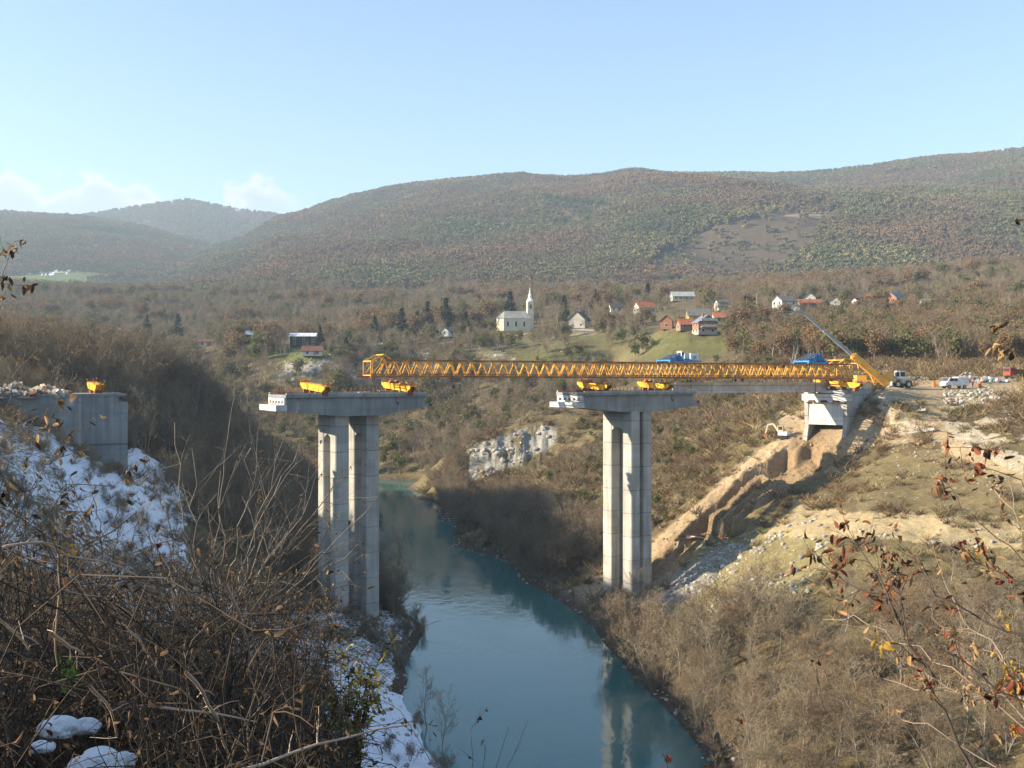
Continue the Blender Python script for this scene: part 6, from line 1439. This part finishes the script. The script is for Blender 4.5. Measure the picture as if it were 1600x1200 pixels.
# ---- the tangle of brambles and dead stalks on the slope below the camera
TOPY = [(-60, 740), (0, 760), (60, 800), (120, 850), (200, 860), (300, 895), (380, 915), (450, 945), (500, 985), (545, 1060), (575, 1160), (600, 1240)]
rr = random.Random(9); mb = MB(); LC = []; LG = []
count = 0
while count < 6500:
    D = 3.6 + 18 * rr.random() ** 1.5; px = rr.uniform(-120, 575) if rr.random() < .6 else rr.uniform(180, 570); x = (px - 800) / F * D; z = h1(x, D)
    ty = np.interp(px, [a for a, b in TOPY], [b for a, b in TOPY]); zt = (HORIZON - ty) / F * D; Hm = zt - z
    if Hm < .12: continue
    H = min(Hm, 2.4) * rr.uniform(.35, 1.0); L = H * rr.uniform(1.0, 1.9) + .1
    tilt = rr.uniform(.2, .9); a = rr.uniform(0, 6.28)
    pts = cane_path((x, D, z - .05), (math.cos(a) * tilt, math.sin(a) * tilt, 1), L, 8, rr.uniform(.1, .85), .10, rr)
    if any((lambda qx, qy: qx > 560 + 30 * rr.random() or (qy < np.interp(qx, [a for a, b in TOPY], [b for a, b in TOPY]) - 70 * rr.random()))(800 + F * q.x / q.y, HORIZON - F * q.z / q.y) for q in pts[2:] if q.y > .5): continue
    if min(q.y for q in pts) < 2.6: continue
    if any(q.y < 5.6 and 45 < 800 + F * q.x / q.y < 220 and HORIZON - F * q.z / q.y > 1100 for q in pts) and rr.random() < .93: continue
    count += 1
    r0 = rr.uniform(.0024, .0058) * (1.6 if rr.random() < .12 else 1) * (.7 + D / 14); mb.tube(pts, [r0 * (1 - .6 * i / 8) for i in range(9)], 4, cap=False)
    for i in range(2, 9):
        for q in range(rr.choice((0, 1, 1, 2))):
            dd = (pts[i] - pts[i - 1]).normalized() + Vector((rr.gauss(0, .8), rr.gauss(0, .8), rr.gauss(0, .6))); tw = cane_path(pts[i], dd, rr.uniform(.08, .42), 3, .3, .2, rr); mb.tube(tw, [r0 * .5, r0 * .42, r0 * .35, r0 * .25], 3, cap=False)
            for t in tw[1:]:
                if rr.random() < .5: LC.append(t)
        if rr.random() < .5: LC.append(pts[i])
us = mb.build('bramble_tangle', M['cane'], smooth=True); tag(us, kind='stuff')
lv = leaves_mesh('dead_leaves', [tuple(p) for p in LC], .032, M['leaf_dead'], None, .5, 3); tag(lv, kind='stuff')
# leaf litter on the ground between the stalks
n = 16000; D = 3.2 + 22 * rng.random(n) ** 1.6; px = rng.uniform(-150, 700, n); x = (px - 800) / F * D; P = P3(x, D); P[:, 2] += .02 + .10 * rng.random(n); lt = leaves_mesh('leaf_litter', P, .045, M['leaf_dead'], None, 0, 4); tag(lt, kind='stuff')
print('canes', count, 'leaves', len(LC))

class Shrub:
    """a shrub grown along branches read from the photo, at its own distance"""
    def __init__(s, name, base, label, cat, group, bark, seed):
        s.root = empty(name, base, 0, label, cat, group); s.o = Vector(base); s.mb = MB(); s.r = random.Random(seed); s.leaf = {}; s.bark = bark; s.seed = seed
    def branch(s, pts, r0, r1, twigs=6, tl=.3, leaf=None, pl=.5, sub=1, up=.25):
        P = [Vector(p) for p in pts]; Q = []
        for a, b in zip(P, P[1:]):
            n = max(2, int((b - a).length / .16)); Q += [a.lerp(b, k / n) for k in range(n)]
        Q.append(P[-1]); w = (P[-1] - P[0]).length * .006
        Q = [q + Vector((s.r.gauss(0, w), s.r.gauss(0, w), s.r.gauss(0, w))) * (0 if i in (0, len(Q) - 1) else 1) for i, q in enumerate(Q)]
        n = len(Q); s.mb.tube([q - s.o for q in Q], [r0 + (r1 - r0) * i / (n - 1) for i in range(n)], 6, cap=False)
        for k in range(twigs):
            i = s.r.randint(n // 5, n - 1); d = (Q[min(i + 1, n - 1)] - Q[max(i - 1, 0)]).normalized()
            dd = d + Vector((s.r.gauss(0, .7), s.r.gauss(0, .35), s.r.gauss(0, .7) + up)); L = tl * s.r.uniform(.4, 1.3); rt = (r0 + (r1 - r0) * i / n) * .55
            s.twig(Q[i], dd, L, max(rt, .0016), leaf, pl, sub)
    def twig(s, p, d, L, rt, leaf, pl, sub):
        t = cane_path(p, d, L, 4, .05, .13, s.r); s.mb.tube([q - s.o for q in t], [rt, rt * .85, rt * .7, rt * .55, rt * .4], 4, cap=False)
        for q in t[1:]:
            if leaf and s.r.random() < pl:
                for _ in range(s.r.choice((1, 1, 1, 2))): s.leaf.setdefault(s.r.choice(leaf), []).append(q - s.o + Vector((s.r.gauss(0, .008),) * 3))
            if sub and s.r.random() < .65: s.twig(q, Vector(d) + Vector((s.r.gauss(0, .7), s.r.gauss(0, .4), s.r.gauss(0, .7) + .1)), L * s.r.uniform(.3, .6), rt * .6, leaf, pl, sub - 1)
    def cluster(s, p, n, sp, kind):
        for _ in range(n): s.leaf.setdefault(kind, []).append(Vector(p) - s.o + Vector((s.r.gauss(0, sp), s.r.gauss(0, sp * .6), s.r.gauss(0, sp))))
    def done(s, lsz=.04):
        s.mb.build('branches', M[s.bark], s.root, smooth=True)
        for k, (m, C) in enumerate(s.leaf.items()): leaves_mesh('leaves', [tuple(c) for c in C], lsz, M[m], s.root, .7, s.seed + k)
def gpt(px, D, dz=0): x = (px - 800) / F * D; return Vector((x, D, h1(x, D) + dz))

# tall bare shrub in the middle of the left side
b = gpt(335, 11.0); s = Shrub('bare_shrub', b, 'tall bare grey shrub whose twigs stand before the left pier and the dark ridge', 'shrub', 'bare shrubs in the foreground', 'cane_grey', 21)
for tip, mid in (((273, 660), (290, 830)), ((300, 700), (305, 850)), ((360, 652), (345, 820)), ((345, 735), (335, 850)), ((392, 700), (372, 830)), ((442, 690), (392, 850)), ((430, 790), (390, 900)), ((485, 775), (405, 900)), ((520, 760), (440, 870)), ((592, 775), (470, 900)), ((560, 850), (450, 930)), ((250, 760), (280, 880)), ((215, 800), (270, 910)), ((505, 860), (420, 940)), ((470, 690), (400, 830))):
    D1 = 11 + s.r.uniform(-.8, .8); s.branch([b, at(mid[0] * .35 + 335 * .65, 1000, 11), at(mid[0], mid[1], D1), at(tip[0] * .6 + mid[0] * .4, tip[1] * .6 + mid[1] * .4, D1), at(tip[0], tip[1], D1)], .017, .0045, 13, .6, ['leaf_dead'], .05, 2, .3)
s.done()
b = gpt(170, 14.0); s = Shrub('bare_shrub', b, 'dense bare shrub in front of the snowy slope at the left', 'shrub', 'bare shrubs in the foreground', 'cane', 22)
for tip in ((60, 770), (110, 745), (150, 760), (185, 790), (225, 800), (260, 830), (300, 850), (130, 830), (90, 820), (240, 880), (30, 800)):
    s.branch([b, at(tip[0] * .4 + 100, tip[1] * .4 + 560, 14), at(tip[0], tip[1], 14 + s.r.uniform(-1, 1))], .014, .004, 12, .6, ['leaf_dead'], .22, 1, .3)
s.done(.038)
b = gpt(480, 10.0); s = Shrub('bare_shrub', b, 'low brown bare shrub below the foot of the left pier', 'shrub', 'bare shrubs in the foreground', 'cane', 23)
for tip in ((380, 960), (420, 905), (455, 930), (495, 890), (530, 925), (545, 955), (400, 930), (520, 970), (450, 980)):
    s.branch([b, at(tip[0] * .5 + 240, tip[1] * .5 + 530, 10), at(tip[0], tip[1], 10 + s.r.uniform(-.6, .6))], .011, .003, 12, .42, ['leaf_dead', 'leaf_dead', 'leaf_tan'], .28, 1, .3)
s.done(.036)
b = gpt(40, 10.5); s = Shrub('bare_shrub', b, 'brown bare shrub at the left edge before the snowy slope', 'shrub', 'bare shrubs in the foreground', 'cane', 28)
for tip in ((-30, 760), (0, 800), (30, 770), (60, 810), (95, 835), (130, 860), (160, 880), (10, 850), (-40, 820), (75, 870)):
    s.branch([b, at(tip[0] * .4 + 24, tip[1] * .5 + 470, 10.5), at(tip[0], tip[1], 10.5 + s.r.uniform(-.8, .8))], .010, .003, 13, .5, ['leaf_dead', 'leaf_dead', 'leaf_tan'], .3, 1, .3)
s.done(.042)
b = gpt(300, 13.0); s = Shrub('bare_shrub', b, 'thicket of thin bare stems before the snow under the left pier', 'shrub', 'bare shrubs in the foreground', 'cane', 29)
for tip in ((210, 850), (240, 900), (280, 870), (320, 880), (350, 900), (390, 890), (420, 930), (300, 920), (260, 840), (370, 860)):
    s.branch([b, at(tip[0] * .4 + 180, tip[1] * .5 + 490, 13), at(tip[0], tip[1], 13 + s.r.uniform(-.8, .8))], .012, .003, 14, .55, ['leaf_dead'], .22, 1, .3)
s.done(.042)
# leafy shrub at the left edge
b = gpt(-90, 4.6); s = Shrub('leafy_shrub', b, 'shrub with withered brown leaves at the left edge of the view', 'shrub', None, 'cane_grey', 24)
for tip in ((8, 430), (12, 408), (60, 700), (30, 560), (18, 620), (110, 760), (150, 700), (40, 660), (75, 790), (140, 800), (180, 760), (20, 720)):
    s.branch([b, at(tip[0] * .3 - 70, tip[1] * .35 + 640, 4.6), at(tip[0] * .7 - 25, tip[1] * .75 + 190, 4.7), at(tip[0], tip[1], 4.8)], .006, .0018, 6, .2, ['leaf_dead', 'leaf_dead', 'leaf_tan'], .40, 1, .2)
s.cluster(at(10, 432, 4.8), 5, .02, 'leaf_dead'); s.cluster(at(100, 850, 4.8), 9, .03, 'leaf_orange'); s.done(.04)
# gold leaved shrub
b = gpt(545, 7.0); s = Shrub('leafy_shrub', b, 'small shrub with yellow green leaves above the snowy river bank', 'shrub', None, 'cane_dark', 25)
for tip in ((500, 1105), (520, 1060), (545, 1050), (570, 1040), (590, 1035), (560, 1090), (585, 1075), (530, 1120), (575, 1120)):
    s.branch([b, at(tip[0] * .6 + 215, tip[1] * .5 + 590, 7.0), at(tip[0], tip[1], 7.0 + s.r.uniform(-.3, .3))], .007, .002, 10, .17, ['leaf_gold', 'leaf_gold', 'leaf_gold', 'leaf_dead'], .85, 1, .1)
s.done(.042)
# pale arching canes
for k, (pl, D, w, lab) in enumerate((([(352, 912), (372, 958), (385, 1000), (396, 1045)], 6.0, .009, 'pale straight cane leaning in the middle of the brambles'),
    ([(290, 1050), (318, 1080), (338, 1120), (350, 1160), (362, 1205)], 4.6, .0075, 'pale curved cane bending down to the lower edge'),
    ([(370, 1205), (450, 1178), (540, 1152), (640, 1132)], 4.4, .0065, 'long tan cane slanting up over the snowy river bank'),
    ([(-20, 862), (10, 856), (70, 846), (105, 866), (160, 876), (215, 900)], 4.4, .006, 'kinked pale cane across the left edge of the brambles'),
    ([(140, 1072), (165, 1098), (178, 1125), (183, 1152)], 4.3, .006, 'short pale cane above the snow lumps'),
    ([(-10, 960), (25, 990), (45, 1015)], 4.2, .005, 'short brown cane at the lower left edge'),
    ([(80, 990), (110, 1010), (130, 1022)], 4.6, .008, 'thick reddish stub of cane at the left'),
    ([(92, 860), (92, 920), (88, 1000), (90, 1040)], 4.6, .005, 'upright pale stalk at the left of the brambles'),
    ([(250, 1105), (330, 1115), (400, 1128)], 4.8, .006, 'pale horizontal cane in the lower brambles'),
    ([(185, 970), (215, 1000), (240, 1035), (262, 1080), (268, 1110)], 5.2, .005, 'olive brown arching cane in the middle of the brambles'))):
    D *= .78; w *= .95; b = at(*pl[0], D); s = Shrub('bramble_cane', b, lab, 'cane', 'arching canes in the brambles', 'cane_pale', 40 + k); s.branch([at(a, c, D + .12 * i) for i, (a, c) in enumerate(pl)], w, w * .55, 3, .12, None, 0, 0); s.mb.build('stem', M['cane_pale'], s.root, smooth=True)
# thin twigs at the lower edge
b = gpt(745, 6.5); s = Shrub('bare_shrub', b, 'sparse thin twigs at the lower edge before the river', 'shrub', 'bare shrubs in the foreground', 'cane_grey', 26)
for tip in ((625, 1110), (645, 1125), (735, 1140), (795, 1135), (825, 1125), (760, 1160)):
    s.branch([b, at(tip[0] * .4 + 447, 1230, 6.5), at(tip[0], tip[1], 6.6)], .005, .0014, 5, .16, ['leaf_dead'], .10, 1, .5)
s.done(.04)
b = gpt(1050, 5.0); s = Shrub('red_sprig', b, 'small sprig with dark red leaves at the lower edge under the right pier', 'twig', None, 'cane_dark', 27)
s.branch([b, at(1050, 1230, 5), at(1042, 1190, 5), at(1035, 1178, 5)], .004, .0015, 4, .08, ['leaf_red'], .7, 0); s.branch([at(1055, 1235, 5), at(1110, 1195, 5), at(1130, 1172, 5), at(1155, 1160, 5)], .003, .0012, 5, .1, ['leaf_red', 'leaf_dead'], .5, 0); s.done(.04)

# ---- big shrub with rusty leaves on the right
b = gpt(1560, 4.2, .0); b2 = gpt(1700, 4.3)
s = Shrub('rusty_shrub', b, 'shrub with hanging rust red leaves reaching in from the right', 'shrub', None, 'cane_dark', 31)
A = lambda L, D=4.5: [at(a, c, D + .06 * i) for i, (a, c) in enumerate(L)]
LV = ['leaf_red', 'leaf_dead', 'leaf_dead', 'leaf_tan', 'leaf_red']
s.branch([b] + A([(1530, 1215), (1480, 1120), (1455, 1060), (1420, 1010), (1398, 960), (1386, 935)]), .011, .004, 9, .16, LV, .42, 1, .1)
s.branch(A([(1386, 935), (1345, 922), (1318, 908), (1290, 885)]), .004, .0015, 6, .13, LV, .36, 1)
s.branch(A([(1398, 960), (1375, 900), (1345, 860), (1330, 835)]), .004, .0015, 6, .13, LV, .4, 1)
s.branch(A([(1420, 1010), (1405, 930), (1395, 890), (1380, 860)]), .004, .0013, 6, .13, LV, .4, 1)
s.branch([b2] + A([(1640, 1110), (1560, 1075), (1500, 1030), (1450, 990), (1415, 950)]), .008, .002, 12, .2, LV, .4, 1)
s.branch([b2] + A([(1645, 1020), (1580, 990), (1520, 960), (1460, 930), (1440, 880)]), .008, .002, 12, .2, LV, .45, 1)
s.branch([b2] + A([(1640, 930), (1585, 905), (1530, 880), (1490, 850)]), .006, .002, 10, .18, LV, .5, 1)
s.branch([b2] + A([(1650, 850), (1600, 870), (1550, 840), (1500, 800), (1470, 740)]), .006, .0014, 9, .2, LV, .42, 1)
s.branch([b2] + A([(1660, 800), (1610, 760), (1560, 745), (1500, 720), (1480, 700)]), .005, .0013, 9, .16, LV, .5, 1)
s.branch([b2] + A([(1660, 640), (1612, 590), (1590, 540), (1572, 480)]), .005, .0016, 5, .14, LV, .5, 1)
for p, n, sp, m in (((1580, 1055), 30, .035, 'leaf_orange'), ((1572, 965), 8, .018, 'leaf_orange'), ((1530, 862), 3, .015, 'leaf_orange'), ((1545, 885), 10, .022, 'leaf_tan'), ((1570, 895), 6, .02, 'leaf_red'), ((1320, 860), 8, .03, 'leaf_red'), ((1345, 838), 5, .02, 'leaf_dead'), ((1387, 1005), 9, .03, 'leaf_orange'), ((1590, 345), 3, .012, 'leaf_dead'), ((1558, 545), 8, .018, 'leaf_tan'), ((1582, 545), 3, .01, 'leaf_dead'), ((1556, 510), 5, .012, 'leaf_dead'), ((1285, 1025), 5, .02, 'leaf_dead'), ((1590, 1140), 10, .02, 'leaf_orange'), ((1530, 1010), 9, .02, 'leaf_tan'), ((1515, 725), 14, .035, 'leaf_red'), ((1560, 745), 10, .03, 'leaf_dead')):
    s.cluster(at(p[0], p[1], 4.7), n, sp, m)
s.done(.042)
s = Shrub('pale_shrub', b2, 'pale grey twigs with few tan leaves behind the rusty shrub on the right', 'shrub', None, 'cane_pale', 32)
for L in ([(1650, 1150), (1560, 1095), (1490, 1040), (1430, 1010), (1380, 985), (1330, 962), (1286, 968)], [(1650, 1180), (1550, 1100), (1480, 1080), (1400, 1020), (1350, 995)], [(1650, 1100), (1580, 1060), (1540, 1000), (1500, 960), (1480, 920)], [(1600, 1240), (1530, 1180), (1450, 1130), (1410, 1125)], [(1660, 1000), (1600, 1060), (1520, 1090), (1430, 1080), (1380, 1060)], [(1640, 1200), (1600, 1100), (1560, 1030), (1510, 1000)], [(1650, 900), (1620, 830), (1575, 800), (1550, 760)]):
    s.branch([b2] + A(L, 4.9), .006, .0015, 9, .2, ['leaf_tan', 'leaf_dead'], .28, 1, .2)
s.done(.036)

# ---- lumps of old snow between the stalks, one green sprig
M['snow'] = mat('old_snow', (.84, .84, .86), (.74, .76, .80), scale=6, rough=.75, bump=.02, bscale=40, spec=.3)
import bmesh as _bm
for k, (px, py, D, sx_, sy_, sz_, lab) in enumerate(((93, 1138, 4.7, .085, .07, .055, 'rounded snow lump highest at the lower left corner'), (130, 1136, 4.9, .075, .06, .04, 'pointed small snow lump right of the rounded one'), (67, 1168, 4.5, .05, .045, .028, 'small flat snow lump left of the biggest one'), (155, 1196, 4.3, .11, .08, .06, 'biggest snow lump cut by the lower edge'), (192, 1190, 4.5, .065, .06, .04, 'snow lump right beside the biggest one'))):
    bm = _bm.new(); _bm.ops.create_icosphere(bm, subdivisions=4, radius=1); c = at(px, py, D)
    co = np.array([v.co for v in bm.verts]); nzv = fbm(co[:, 0] * 1.6 + k * 7, co[:, 1] * 1.6 + co[:, 2] * 1.2, 700 + k, 2)
    for v, q in zip(bm.verts, nzv): v.co = v.co * (.66 + .66 * q); v.co.z = max(v.co.z, -.5); v.co = Vector((v.co.x * sx_, v.co.y * sy_, v.co.z * sz_))
    me = bpy.data.meshes.new('snow_lump'); bm.to_mesh(me); bm.free(); me.materials.append(M['snow']); me.polygons.foreach_set('use_smooth', [True] * len(me.polygons)); o = link('snow_lump', me); o.location = c; tag(o, lab, 'snow lump', 'snow lumps in the brambles')
s = Shrub('green_sprig', at(112, 1062, 4.6), 'bright green leafy sprig among the dead brambles', 'plant', None, 'cane_dark', 33)
M['leaf_fresh'] = mat('fresh_green_leaves', (.22, .34, .04), (.16, .26, .04), scale=6, rough=.6, trans=.4)
s.branch([at(112, 1075, 4.6), at(110, 1050, 4.6)], .003, .0015, 5, .05, ['leaf_fresh'], .9, 0); s.cluster(at(110, 1050, 4.6), 16, .025, 'leaf_fresh'); s.done(.036)

# unseen trees added left of the view to throw shade over the brambles
for k, (x, y, H, lab) in enumerate(((-10, -2, 5.0, 'small rust leaved tree behind the brambles at the far left'), (-12, 3.5, 5.5, 'rust leaved tree beside the brambles at the far left'))):
    tree_thing((x, y, h1(x, y)), H, RUST_T[k % 2], 9.0, lab, None, k * 1.3, 1.0, 'leafy_tree')
